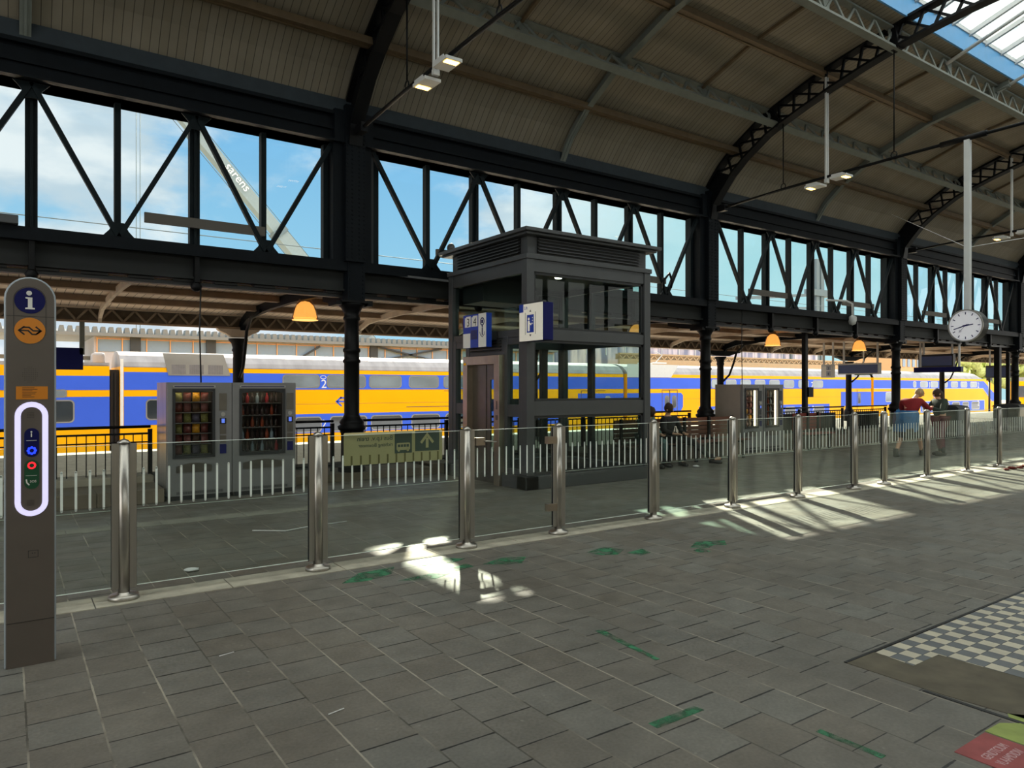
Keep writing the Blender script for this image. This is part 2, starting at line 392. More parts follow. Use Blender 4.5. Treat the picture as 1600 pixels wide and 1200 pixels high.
class Plane:      # flat drawing on a surface: u right, v up, n outward
    def __init__(s, o, u, v): s.o = Vector(o); s.u = Vector(u).normalized(); s.v = Vector(v).normalized(); s.n = s.u.cross(s.v)
    def p(s, a, b, h=0): return s.o+s.u*a+s.v*b+s.n*h
    def poly(s, mb, pts, h0=0, t=.002): mb.prism([s.p(a, b, h0) for a, b in pts], s.n*t); return mb
    def rect(s, mb, a0, a1, b0, b1, h0=0, t=.002): return s.poly(mb, [(a0, b0), (a1, b0), (a1, b1), (a0, b1)], h0, t)
    def rrect(s, mb, a0, a1, b0, b1, r, h0=0, t=.002, n=5):
        pts = []
        for cx, cy, st in ((a1-r, b0+r, -90), (a1-r, b1-r, 0), (a0+r, b1-r, 90), (a0+r, b0+r, 180)):
            for i in range(n+1):
                q = math.radians(st+90*i/n); pts.append((cx+r*math.cos(q), cy+r*math.sin(q)))
        return s.poly(mb, pts, h0, t)
    def disc(s, mb, a, b, r, h0=0, t=.002, n=28, ry=None):
        ry = ry or r; return s.poly(mb, [(a+r*math.cos(2*math.pi*i/n), b+ry*math.sin(2*math.pi*i/n)) for i in range(n)], h0, t)
    def stroke(s, mb, pts, w, h0=0, t=.002, closed=False):
        P = [Vector(p) for p in pts]; k = len(P); L = []; R = []
        for i in range(k):
            a = P[i-1] if (i or closed) else None; b = P[(i+1) % k] if (i < k-1 or closed) else None
            d1 = (P[i]-a).normalized() if a is not None else None; d2 = (b-P[i]).normalized() if b is not None else None
            d = ((d1 or d2)+(d2 or d1)); d = d.normalized() if d.length > 1e-6 else (d1 or d2)
            nn = Vector((-d.y, d.x)); sc = 1/max(.5, abs(nn.dot(Vector((-(d1 or d2).y, (d1 or d2).x)))))
            L.append(P[i]+nn*w/2*sc); R.append(P[i]-nn*w/2*sc)
        rng = range(k) if closed else range(k-1)
        for i in rng:
            j = (i+1) % k; s.poly(mb, [tuple(R[i]), tuple(R[j]), tuple(L[j]), tuple(L[i])], h0, t)
        return mb
def text(string, name, material, parent, pl, a, b, size, h=.003, mirror=False, align='LEFT', ext=.001, squeeze=1.0):
    cu = bpy.data.curves.new(name, 'FONT'); cu.body = string; cu.size = size; cu.align_x = align; cu.extrude = ext; cu.resolution_u = 3
    to = bpy.data.objects.new(name, cu); S.collection.objects.link(to)
    dg = bpy.context.evaluated_depsgraph_get(); me = bpy.data.meshes.new_from_object(to.evaluated_get(dg))
    bpy.data.objects.remove(to)
    u = -pl.u if mirror else pl.u; pw = wloc(parent)
    base = pl.p(a, b, h)
    for v in me.vertices: v.co = base+u*v.co.x*squeeze+pl.v*v.co.y+pl.n*v.co.z-pw
    me.materials.clear(); me.materials.append(M[material]); me.update()
    o = bpy.data.objects.new(name, me); S.collection.objects.link(o); o.parent = parent
    return o
# ================================================================ SETTING
COL = [-4.6+9.6*i for i in range(6)]           # iron column frames along the hall: -4.6, 5.0, 14.6, 24.2, 33.8, 43.4
ORD = ['at the near end out to the left', 'beside the snack vending machines', 'between the wooden bench and the far vending machines', 'beside the walking people', 'at the far right edge beyond the clock', 'last one far down the hall']
YC = 12.2
b = MB(); b.box(-22, 110, -5, 21, -.3, 0); struct(b.build('floor', 'paving'), 'dark square concrete pavers of the station platform')
b = MB(); b.box(-60, 200, 21.02, 120, -1.7, -1.5); struct(b.build('trim_1', 'ballast'), 'stony track bed beyond the platform')
b = MB(); b.box(-22, 27, 12.7, 20.3, .001, .01); struct(b.build('trim_23', 'platform_shade'), 'outer platform paving coloured darker for the shade on it')  # shade on the outer platform put into a darker surface colour
b = MB(); b.box(-22, 110, 20.3, 21.0, .001, .012); struct(b.build('trim_2', 'kerb'), 'pale platform edge stones')
for y in (23.2, 24.64, 30.9, 32.34):
    b = MB(); b.bar((-60, y, -1.42), (180, y, -1.42), .07, .16); struct(b.build('trim_3', 'rail_steel'))
for (x0, x1, y0, y1, m, nm) in ((-22, 60, 6.14, 6.46, 'kerb', 'trim_4'), (-22, 6.3, 9.42, 9.72, 'kerb_dim', 'trim_5')):
    b = MB(); x = x0
    while x < x1: b.box(x, min(x+.97, x1), y0, y1, .0, .006); x += .98
    struct(b.build(nm, m))
# tile and concrete patches at the right
b = MB(); b.prism([(4.41, 2.34, 0), (4.38, 2.1, 0), (4.69, 2.1, 0), (4.74, .4, 0), (9.5, .4, 0), (9.5, 2.36, 0)], (0, 0, .004)); struct(b.build('trim_6', 'checker_tiles'), 'grey and cream checkered tile field')
b = MB(); b.prism([(4.1, 2.35, 0), (4.10, 1.81, 0), (4.13, 1.52, 0), (4.16, .4, 0), (4.74, .4, 0), (4.69, 2.1, 0), (4.38, 2.1, 0), (4.41, 2.35, 0)], (0, 0, .003)); struct(b.build('trim_7', 'concrete_patch'), 'rough concrete patch edging the tiles')
b = MB(); b.box(4.06, 4.085, .3, 1.9, 0, .0035); b.box(4.1, 9.5, 2.35, 2.37, 0, .005); struct(b.build('trim_8', 'black'))
# far checkered strip near the right end of the glass fence
b = MB(); b.prism([(13.2, 7.1, 0), (16.5, 7.9, 0), (21, 8.2, 0), (21, 6.2, 0), (15.8, 6.5, 0)], (0, 0, .003)); struct(b.build('trim_9', 'kerb_dim'), 'worn pale paving beyond the far fence posts')

# ---- low parapet along the column line
lw = []
for i, (x0, x1, y0, y1, h) in enumerate(((-14, 1.84, 11.25, 12.15, .20), (-14, 1.84, 12.15, 12.7, .30), (3.9, 6.6, 11.95, 12.9, .14), (6.6, 11.9, 12.0, 12.6, .2), (9.72, 14.85, 11.15, 12.6, .30), (16.75, 21.4, 11.3, 12.6, .30), (21.8, 24.3, 11.3, 12.7, .30))):
    b = MB(); x = x0
    while x < x1-.01: b.box(x, min(x+1.5, x1)-.006, y0, y1, 0, h); x += 1.5
    b.box(x0, x1, y0+.02, y1-.02, 0, h-.01)
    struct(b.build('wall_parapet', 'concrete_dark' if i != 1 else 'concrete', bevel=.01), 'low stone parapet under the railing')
b = MB(); b.box(9.7, 24.3, 11.02, 11.12, 0, .012); struct(b.build('trim_10', 'kerb'))

# ---- roof of the hall: profile in (y, z)
RB = [(11.9, 5.9), (11.83, 6.25), (11.59, 6.55), (11.3, 6.88), (10.93, 7.18), (10.31, 7.56), (9.93, 7.72), (9.32, 7.93), (8.71, 8.12), (8.0, 8.31), (7.34, 8.46), (6.7, 8.57), (6.0, 8.66), (5.2, 8.72), (4.3, 8.74)]
def offset(P, d):
    out = []
    for i, p in enumerate(P):
        a = Vector(P[max(i-1, 0)]); c = Vector(P[min(i+1, len(P)-1)]); t = (c-a).normalized(); n = Vector((-t.y, t.x))
        if n.y < 0 or (abs(n.y) < .2 and n.x < 0): n = -n
        out.append((p[0]+n.x*d, p[1]+n.y*d))
    return out
mir = lambda P: P+[(8.6-y, z) for y, z in reversed(P[:-1])]
CE = [(12.1, 6.72), (11.75, 7.12), (11.25, 7.55), (10.35, 8.08), (8.95, 8.58), (7.1, 8.96)]
for side in (1, -1):
    b = MB(); Yf = (lambda y: y) if side == 1 else (lambda y: 8.6-y)
    for (y0, z0), (y1, z1) in zip(CE, CE[1:]):
        pts = [(-14.2, Yf(y0), z0), (-14.2, Yf(y1), z1), (53, Yf(y1), z1), (53, Yf(y0), z0)]
        b.prism(pts, (0, 0, .06))
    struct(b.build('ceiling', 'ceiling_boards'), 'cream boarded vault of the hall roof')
    b = MB(); b.box(-14.2, 53, *sorted((Yf(7.1), Yf(7.06))), 8.95, 9.40); struct(b.build('trim_11', 'sky_panel'), 'light blue panel painted as the sky below the roof glazing')  # opaque panel coloured like the sky seen through the gap
# roof glazing
struct(MB().prism([(-14.2, 7.1, 9.40), (53, 7.1, 9.40), (53, 4.3, 10.35), (-14.2, 4.3, 10.35)], (0, 0, .01)).build('window_20', 'sky_glass'))
struct(MB().prism([(-14.2, 1.5, 9.40), (53, 1.5, 9.40), (53, 4.3, 10.35), (-14.2, 4.3, 10.35)], (0, 0, .01)).build('window_21', 'sky_glass'))
b = MB(); x = -14.0
while x < 53:
    for s in (1, -1): b.bar((x, 4.3+2.8*s, 9.36), (x, 4.3, 10.31), .07, .1)
    x += .8
for y, z in ((7.08, 9.40), (4.3, 10.3), (1.52, 9.40)): b.bar((-14.2, y, z), (53, y, z), .09, .09)
struct(b.build('trim_12', 'white_bar'), 'white glazing bars of the roof light')
# longitudinal wall beams, near side of windows and the unseen opposite side
for side in (1, -1):
    Yf = (lambda y: y) if side == 1 else (lambda y: 8.6-y)
    def bx(b, x0, x1, y0, y1, z0, z1): b.box(x0, x1, *sorted((Yf(y0), Yf(y1))), z0, z1)
    b = MB(); bx(b, -14.2, 53, 12.05, 12.5, 5.93, 6.42); bx(b, -14.2, 53, 11.92, 12.5, 5.93, 5.97); bx(b, -14.2, 53, 11.95, 12.1, 6.40, 6.46)
    bx(b, -14.2, 53, 12.2, 12.6, 6.4, 6.9); bx(b, -14.2, 53, 12.0, 12.06, 6.15, 6.19)
    struct(b.build('trim_13', 'iron'), 'dark iron wall beam over the windows')
    b = MB(); bx(b, -14.2, 53, 12.02, 12.1, 6.46, 6.72); struct(b.build('trim_14', 'plate_grey'), 'blue grey edge plate under the roof boards')
    b = MB(); bx(b, -14.2, 53, 12.02, 12.5, 3.76, 3.87); bx(b, -14.2, 53, 12.0, 12.06, 3.70, 3.88); struct(b.build('trim_15', 'iron'))
    b = MB(); bx(b, -14.2, 53, 12.2, 12.42, 3.40, 3.76); bx(b, -14.2, 53, 12.14, 12.42, 3.36, 3.40); struct(b.build('trim_16', 'gutter_grey'), 'weathered grey girder below the windows')
    b = MB(); bx(b, -14.2, 53, 12.24, 12.4, 3.26, 3.32)
    x = -14
    while x < 53: bx(b, x, x+.35, 12.24, 12.4, 3.31, 3.37); x += .62
    struct(b.build('trim_17', 'black'))
b = MB(); b.box(-14.2, 53, -4.1, -3.9, 0, 3.4); struct(b.build('wall_back', 'concrete'))

def vert_x(X0): # window bars in one bay: thick and thin
    L = 9.6; return [X0+.55+(L-.95)*k/8 for k in range(9)]
WN = 1
for i in range(-1, 5):
    X0 = COL[0]+9.6*i; xs = vert_x(X0)
    for side in (1, -1):
        Yf = (lambda y: y) if side == 1 else (lambda y: 8.6-y)
        g = MB(); g.box(X0+.3, X0+9.3, *sorted((Yf(12.30), Yf(12.306))), 3.87, 5.95)
        wo = struct(g.build('window_%d' % WN, 'window_glass', origin=(X0+4.8, Yf(12.3), 3.87)), 'tall clerestory glazing behind iron bracing'); WN += 1
        fr = MB()
        for k, x in enumerate(xs):
            w = .042 if k % 2 else .075
            if k in (0, 8): w = .05
            fr.box(x-w, x+w, *sorted((Yf(12.24), Yf(12.38))), 3.85, 5.95)
            if k % 2 == 0 and 0 < k < 8: fr.box(x-.02, x+.02, *sorted((Yf(12.18), Yf(12.26))), 3.85, 5.95)
        f = fr.build('window_frame', 'truss_green', parent=wo); f['kind'] = 'structure'
        for a, c in ((1.75, 3.45), (6.3, 8.1)): f = MB().box(X0+a, X0+c, *sorted((Yf(12.10), Yf(12.16))), 4.16, 4.31).build('window_board', 'board_grey', parent=wo); f['kind'] = 'structure'
        if i >= 0 and side == 1 or i == -1 and side == 1:
            t = thing('window_brace', '', 'bracing', (X0+4.8, Yf(12.05), 3.87), 'iron diagonal bracing of the window bays')
            t['label'] = ['dark iron zigzag bracing outside the frame at the far left', 'dark iron zigzag bracing in front of the leftmost windows, left of the first column', 'dark iron zigzag bracing above the lift, between first and second column', 'dark iron zigzag bracing between the second and third column', 'dark iron zigzag bracing behind the station clock', 'dark iron zigzag bracing in the farthest bay'][i+1]
            y = Yf(12.12)
            for k in range(8):
                a, c = (xs[k], 5.93), (xs[k+1], 3.88)
                if k % 2: a, c = (xs[k], 3.88), (xs[k+1], 5.93)
                if k == 0: a = (X0+.42, 5.93)
                if k == 7: c = (X0+9.25, 5.93)
                MB().bar((a[0], y, a[1]), (c[0], y, c[1]), .07, .085, up=(0, 1, 0)).build('diagonal', 'truss_green', parent=t)
            for k in range(9):
                if k in (0, 8): continue
                z = 3.88 if k % 2 else 5.93; s_ = 1 if k % 2 else -1
                MB().prism([(xs[k]-.22, y-.02, z), (xs[k]+.22, y-.02, z), (xs[k]+.13, y-.02, z+.10*s_), (xs[k]+.07, y-.02, z+.22*s_), (xs[k]-.07, y-.02, z+.22*s_), (xs[k]-.13, y-.02, z+.10*s_)], (0, .03, 0)).build('gusset_plate', 'truss_green', parent=t)
        if side == 1:
            for k in (2, 4, 6):
                if i < 0: continue
                b = MB(); x = xs[k]; b.box(x-.035, x+.035, 12.06, 12.2, 3.3, 3.76); b.lathe([(.03, 0), (.07, .03), (.09, .08), (.05, .14), (.05, .2)], (x, 12.13, 3.16), 10)
                struct(b.build('trim_18', 'iron_black'))

# high footbridge roof added unseen over the tracks to shade the left part of the platform
t = thing('sunblocker_roof', 'high footbridge roof added above the tracks out of view to shade the platform', 'sunblocker', (-1, 19.5, -1.5))
MB().box(-14, 10.8, 15.5, 23.5, 10.0, 10.25).build('sunblocker_deck', 'canopy_brown', t)
for x in (-12, -3): MB().box(x-.2, x+.2, 21.6, 22.0, -1.5, 10).build('post', 'iron', t)
for y in (16, 23): MB().box(-14, 10.8, y-.1, y+.1, 9.6, 10).build('girder', 'iron', t)

# ---- iron columns
def column(X, label):
    t = thing('iron_column', label, 'column', (X, YC, 0), 'cast iron columns of the hall wall')
    c = (X+.06, YC, 0)
    MB().lathe([(.24, .14), (.24, .22), (.19, .26), (.19, .82), (.21, .86)], c, 8, False).build('pedestal', 'iron_black', t)
    MB().lathe([(.2, .86), (.24, .90), (.25, .95), (.2, .98), (.22, 1.02), (.2, 1.06), (.16, 1.10), (.135, 1.16), (.135, 2.08), (.155, 2.10), (.155, 2.14), (.135, 2.16), (.135, 2.27), (.155, 2.29), (.155, 2.33), (.13, 2.36), (.125, 2.84), (.15, 2.86), (.15, 2.90), (.135, 2.92), (.14, 2.98), (.18, 3.06), (.24, 3.12), (.24, 3.15)], c, 20).build('shaft', 'iron_black', t)
    b = MB(); b.box(X-.22, X+.30, 11.96, 12.46, 3.15, 3.19); b.box(X-.3, X-.2, 12.0, 12.4, 3.1, 3.17); b.box(X+.28, X+.38, 12.0, 12.4, 3.1, 3.2); b.build('capital', 'iron_black', t)
    b = MB(); b.box(X-.10, X+.22, 11.98, 12.4, 3.19, 3.9); b.build('lower_box', 'iron', t)
    b = MB(); b.box(X-.36, X+.36, 12.02, 12.5, 3.88, 5.95); b.box(X-.17, X+.20, 11.9, 12.5, 3.86, 6.6); b.box(X-.36, X+.36, 11.94, 12.5, 5.94, 6.5)
    b.build('upper_box', 'iron', t)
    b = MB()
    for z in [3.25+.075*k for k in range(42)]:
        for x in ((-.06, .18) if z < 3.88 else (-.14, -.05, .08, .17)):
            yy = 11.98 if z < 3.88 else 11.9
            b.box(X+x-.012, X+x+.012, yy-.012, yy, z-.012, z+.012)
    b.build('rivets', 'iron', t)
    # bracket reaching back under the outer canopy
    b = MB(); b.prism([(X-.04, 12.4, 3.15), (X-.04, 12.9, 3.2), (X-.04, 13.4, 3.3), (X-.04, 13.4, 3.42), (X-.04, 12.4, 3.42)], (.12, 0, 0)); b.build('bracket', 'iron_black', t)
for i, X in enumerate(COL[:5]): column(X, 'dark riveted cast iron column '+ORD[i])

# ---- arched ribs
TB = offset(RB, .45)
def rib(X, label):
    t = thing('roof_arch', label, 'roof truss', (X, 4.3, 5.9), 'lattice arches of the hall roof')
    LO = mir(RB); HI = mir(TB)
    for P, nm in ((LO, 'lower_chord'), (HI, 'upper_chord')):
        b = MB()
        for p, q in zip(P, P[1:]): b.bar((X, p[0], p[1]), (X, q[0], q[1]), .24, .05, up=(0, .3, 1))
        b.build(nm, 'iron_black', t)
    b = MB()      # lattice web, resampled
    def samp(P, n):
        d = [0]
        for p, q in zip(P, P[1:]): d.append(d[-1]+math.dist(p, q))
        out = []
        for k in range(n+1):
            s = d[-1]*k/n
            for j in range(len(P)-1):
                if d[j+1] >= s-1e-9:
                    f = (s-d[j])/(d[j+1]-d[j]); out.append((P[j][0]+f*(P[j+1][0]-P[j][0]), P[j][1]+f*(P[j+1][1]-P[j][1]))); break
        return out
    half = 22; lo = samp(RB, half); hi = samp(TB, half)
    for sgn in (1, -1):
        f = (lambda y: y) if sgn == 1 else (lambda y: 8.6-y)
        for k in range(half):
            if lo[k][1] < 6.85:
                b.prism([(X-.02, f(lo[k][0]), lo[k][1]), (X-.02, f(lo[k+1][0]), lo[k+1][1]), (X-.02, f(hi[k+1][0]), hi[k+1][1]), (X-.02, f(hi[k][0]), hi[k][1])], (.04, 0, 0)); continue
            b.bar((X, f(lo[k][0]), lo[k][1]), (X, f(hi[k+1][0]), hi[k+1][1]), .05, .045)
            b.bar((X, f(hi[k][0]), hi[k][1]), (X, f(lo[k+1][0]), lo[k+1][1]), .05, .045)
    b.build('lattice_web', 'iron_black', t)
    b = MB()
    for y, z, y2, z2 in ((9.95, 7.68, 10.3, 8.15), (7.32, 8.42, 7.4, 8.95), (1.28, 8.42, 1.2, 8.95), (-1.35, 7.68, -1.7, 8.15)): b.bar((X, y, z), (X, y2, z2), .2, .16, up=(0, 1, 0))
    b.build('node_plate', 'iron_black', t)
for X, l in zip(COL[1:5], ('rising from the first column at the top left', 'sweeping from the second column to the roof light', 'rising behind the clock pole', 'deepest in the hall at the right edge')):
    rib(X, 'black iron lattice roof arch '+l)
# light intermediate ribs, at mid bay and quarter points
def midrib(X, w, d, m, drop, label):
    b = MB(); P = [(y, z-drop) for y, z in CE]; P[0] = (12.05, 6.5)
    for p, q in zip(P, P[1:]):
        b.bar((X, p[0], p[1]), (X, q[0], q[1]), w, .02, up=(0, .3, 1)); b.bar((X, p[0], p[1]+d/2), (X, q[0], q[1]+d/2), w*.25, d, up=(0, .3, 1))
    struct(b.build('trim_19', m), label)
for i in range(6):
    X0 = COL[0]+9.6*i
    midrib(X0+4.8, .14, .16, 'purlin_grey', .18, 'grey secondary roof rib at mid bay')
    for q in (2.4, 7.2):
        b = MB()
        for p_, q_ in zip(CE[3:], CE[4:]): b.bar((X0+q, p_[0], p_[1]-.03), (X0+q, q_[0], q_[1]-.03), .06, .06, up=(0, .3, 1))
        struct(b.build('trim_20', 'purlin_wood'))
# lattice purlins
def lpurlin(y, z, dy, h, label):
    t = thing('lattice_purlin', label, 'purlin', (19.4, y, z), 'grey lattice purlins along the vault')
    n = Vector((0, dy, h))
    MB().bar((-14.2, y, z), (53, y, z), .16, .05, up=n).build('bottom_chord', 'purlin_grey', t)
    MB().bar((-14.2, y+dy, z+h), (53, y+dy, z+h), .14, .04, up=n).build('top_chord', 'purlin_grey', t)
    b = MB(); x = -14.2; k = 0
    while x < 53:
        a, c = (0, 1) if k % 2 else (1, 0)
        b.bar((x, y+dy*a, z+h*a), (x+.36, y+dy*c, z+h*c), .05, .035, up=(0, 1, 0)); x += .36; k += 1
    for i in range(7):
        for q in (0, 2.4, 4.8, 7.2):
            X = COL[0]-9.6+9.6*i+q
            b.prism([(X-.15, y+dy, z+h), (X+.15, y+dy, z+h), (X+.05, y, z), (X-.05, y, z)], (0, .04, 0))
    b.build('zigzag_web', 'purlin_grey', t)
lpurlin(10.05, 7.72, .20, .38, 'grey lattice purlin, the lower one nearest the windows')
lpurlin(7.36, 8.44, .04, .42, 'grey lattice purlin, the upper one beside the roof light')
for y, z, m, lb in ((11.2, 7.36, .1, 'brown timber purlin, lowest one above the windows'), (8.88, 8.46, .12, 'brown timber purlin running midway up the vault')):
    o = MB(); o.box(-14.2, 53, y-.06, y+.06, z+.02, z+.14); o.box(-14.2, 53, y+.06, y+.11, z, z+.1)
    tag(o.build('timber_purlin', 'purlin_wood', origin=(19.4, y, z)), lb, 'purlin', 'timber purlins along the vault')
# white struts under the roof light
for k, x in enumerate((16.8, 19.4, 22.0)):
    o = MB(); o.tube([(x, 7.36, 8.72), (x+.1, 5.9, 9.3), (x+.1, 4.3, 9.7)], .04, 8)
    tag(o.build('roof_light_strut', 'white_bar', origin=(x, 7.36, 8.72)), ['nearest', 'middle', 'farthest'][k]+' of three white struts rising to the roof light', 'strut', 'white struts at the roof light')

# ---- tie rods with hangers
def tie(X, label, lo=True):
    t = thing('tie_rod', label, 'tie rod', (X, 4.3, 6.25), 'dark tie rods across the hall')
    b = MB(); P = [(11.6, 6.12), (9.9, 6.21), (7.4, 6.27), (4.3, 6.3), (1.2, 6.27), (-3.0, 6.12)]
    b.tube([(X, y, z) for y, z in P], .032, 8); b.build('rod', 'iron_black', t)
    for y, z0, z1 in ((9.9, 6.21, 7.72), (7.38, 6.27, 8.46)):
        MB().tube([(X, y, z0+.12), (X, y, z1)], .014, 6).build('hanger', 'iron_black', t)
        MB().tube([(X, y+.06*math.sin(a*.785), z0+.06+.07*math.cos(a*.785)) for a in range(9)], .012, 6, False).build('shackle', 'iron_black', t)
    MB().tube([(X, 6.5, 6.28), (X, 5.7, 6.29)], .055, 8).build('turnbuckle', 'iron_black', t)
    MB().box(X-.06, X+.06, 11.5, 11.75, 6.04, 6.2).build('end_clevis', 'iron_black', t)
for X, l in zip(COL[1:4], ('passing the double lamp at the top left', 'carrying the station clock pole', 'behind the clock, third frame down the hall')): tie(X, 'dark iron tie rod '+l)

# ---- outer canopy (beyond the columns)
CY = [(12.42, 3.50), (13.5, 3.60), (15.5, 3.66), (17.6, 3.62), (19.2, 3.50)]
b = MB()
for (y0, z0), (y1, z1) in zip(CY, CY[1:]): b.prism([(-22, y0, z0), (-22, y1, z1), (110, y1, z1), (110, y0, z0)], (0, 0, .05))
struct(b.build('ceiling', 'canopy_boards'), 'pale boarded underside of the outer canopy')
for y, z in ((14.0, 3.50), (15.9, 3.54), (17.7, 3.50)):
    b = MB(); b.box(-22, 110, y-.06, y+.06, z, z+.12); b.box(-22, 110, y-.10, y+.10, z-.02, z)
    struct(b.build('trim_21', 'canopy_brown'), 'brown canopy purlin')
t = thing('canopy_edge_girder', 'weathered cream lattice girder along the outer canopy edge', 'girder', (20, 19.2, 3.17))
MB().box(-22, 110, 19.12, 19.28, 3.15, 3.19).build('bottom_chord', 'canopy_brown', t)
MB().box(-22, 110, 19.12, 19.28, 3.47, 3.52).build('top_chord', 'canopy_cream', t)
MB().box(-22, 110, 19.24, 19.26, 3.19, 3.47).build('back_plate', 'girder_back', t)
b = MB(); x = -22; k = 0
while x < 75:
    a, c = (3.19, 3.47) if k % 2 else (3.47, 3.19); b.bar((x, 19.16, a), (x+.24, 19.16, c), .03, .05); x += .24; k += 1
b.build('zigzag_web', 'girder_web', t)
# curved canopy ribs every third of a bay
RL = 0
for k in range(-3, 15):
    X = 4.95+3.2*k; main = k % 3 == 0
    pts = [(19.14, 3.17), (19.05, 3.3), (18.5, 3.45), (17.7, 3.50), (16.5, 3.54), (15.0, 3.54), (13.6, 3.50), (12.5, 3.44)]
    b = MB()
    for p, q in zip(pts, pts[1:]): b.bar((X, p[0], p[1]), (X, q[0], q[1]), .07 if not main else .12, .13 if not main else .2)
    struct(b.build('trim_22', 'canopy_cream' if not main else 'iron'), 'curved rib of the outer canopy')
# second row of columns
def column2(X, label):
    t = thing('canopy_column', label, 'column', (X, 19.2, 0), 'slim columns under the outer canopy')
    MB().lathe([(.22, 0), (.22, .5), (.16, .6), (.14, .75), (.13, 2.55), (.16, 2.6), (.14, 2.66), (.17, 2.78), (.24, 2.86), (.24, 2.9)], (X, 19.2, 0), 16).build('shaft', 'iron_black', t)
    q = .38 if X < 6 else .9
    b = MB(); b.prism([(X+(u)*q, 19.1, z) for u, z in ((-1.4, 3.14), (-1.25, 3.08), (-.9, 3.03), (-.5, 2.94), (.5, 2.94), (.9, 3.03), (1.25, 3.08), (1.4, 3.14))], (0, .2, 0)) if True else b.prism([(X-1.4, 19.1, 3.14), (X-1.25, 19.1, 3.05), (X-.9, 19.1, 3.0), (X-.5, 19.1, 2.9), (X+.5, 19.1, 2.9), (X+.9, 19.1, 3.0), (X+1.25, 19.1, 3.05), (X+1.4, 19.1, 3.14)], (0, .2, 0)); b.build('corbel', 'canopy_cream' if X < 6 else 'iron', t)
    MB().tube([(X, 19.05, 1.9), (X, 18.75, 2.15), (X, 18.55, 2.6), (X, 18.4, 3.05), (X, 18.0, 3.35), (X, 17.2, 3.45)], .042, 8).build('curved_arm', 'iron_black', t)
for X, l in ((4.87, 'behind the near vending machines'), (14.4, 'hidden behind the lift'), (24.0, 'behind the second iron column'), (33.65, 'just left of the third iron column'), (43.3, 'above the grey litter bin')): column2(X, 'slim black canopy column '+l)
# square steel posts
for X, Y, w, l in ((19.9, 12.75, .13, 'standing in the railing right of the far vending machines'), (32.6, 12.35, .2, 'by the far litter bin at the right edge'), (37.0, 13.6, .14, 'thin one left of the last iron column')):
    o = MB(); o.box(X-w/2, X+w/2, Y-w/2, Y+w/2, 0, 3.5); o.box(X-w, X+w, Y-w, Y+w, 0, .02)
    if X < 20: o.box(X+.06, X+.3, Y-.1, Y+.1, 1.35, 1.65)
    tag(o.build('steel_post', 'iron_black', origin=(X, Y, 0)), 'square black steel post '+l, 'post')
# ================================================================ GLASS FENCE
FY = 6.3
PX = [-.82, .74, 2.29, 3.86, 5.07, 6.59, 8.13, 9.65, 11.2, 12.13, 13.63, 15.24, 16.7, 18.3]
PL = ['hidden behind the information pillar', 'right beside the information pillar', 'left of the bus direction sign', 'with the gate latch, right of the bus sign', 'with the two gate hinges, in front of the lift', 'in front of the right corner of the lift', 'in front of the near wooden bench end', 'just right of the far vending machines', 'second one right of the far vending machines', 'just left of the walking people', 'between the walking people and the litter bin', 'third from the right end of the fence', 'second from the right end of the fence', 'last one outside the right edge']
def fpost(X, label, kind):
    t = thing('fence_post', label, 'post', (X, FY, 0), 'stainless steel posts of the glass fence')
    MB().lathe([(.11, 0), (.11, .03), (.10, .042), (.05, .046), (.048, .06)], (X, FY, 0), 24).build('base_disc', 'steel', t)
    MB().lathe([(.042, .05), (.042, 1.215)], (X, FY, 0), 20).build('tube', 'steel', t)
    MB().lathe([(.046, 1.215), (.046, 1.222), (.03, 1.24), (0.0, 1.252)], (X, FY, 0), 20).build('cap', 'steel', t)
    for s in (-1, 1):
        b = MB(); b.box(X+.036*s if s > 0 else X-.086, X+.086 if s > 0 else X-.036, FY-.022, FY-.008, .09, 1.212); b.box(X+.036*s if s > 0 else X-.086, X+.086 if s > 0 else X-.036, FY+.008, FY+.022, .09, 1.212)
        b.build('glass_clamp', 'steel', t, bevel=.003)
        b = MB(); b.box(X+.084*s-.004, X+.084*s+.004, FY-.012, FY+.012, .09, 1.212); b.build('gasket', 'rubber', t)
for i, X in enumerate(PX): fpost(X, 'brushed steel fence post '+PL[i], i)
QL = ['left of the information pillar', 'in front of the left fence post gap, with railing behind', 'in front of the near vending machines', 'carrying the bus direction sign', 'that is the hinged gate', 'across the right half of the lift', 'in front of the near wooden bench', 'in front of the far vending machines', 'right of the far vending machines', 'narrow, left of the walking people', 'in front of the walking people', 'in front of the litter bin', 'second from the right end', 'at the right edge of the photo']
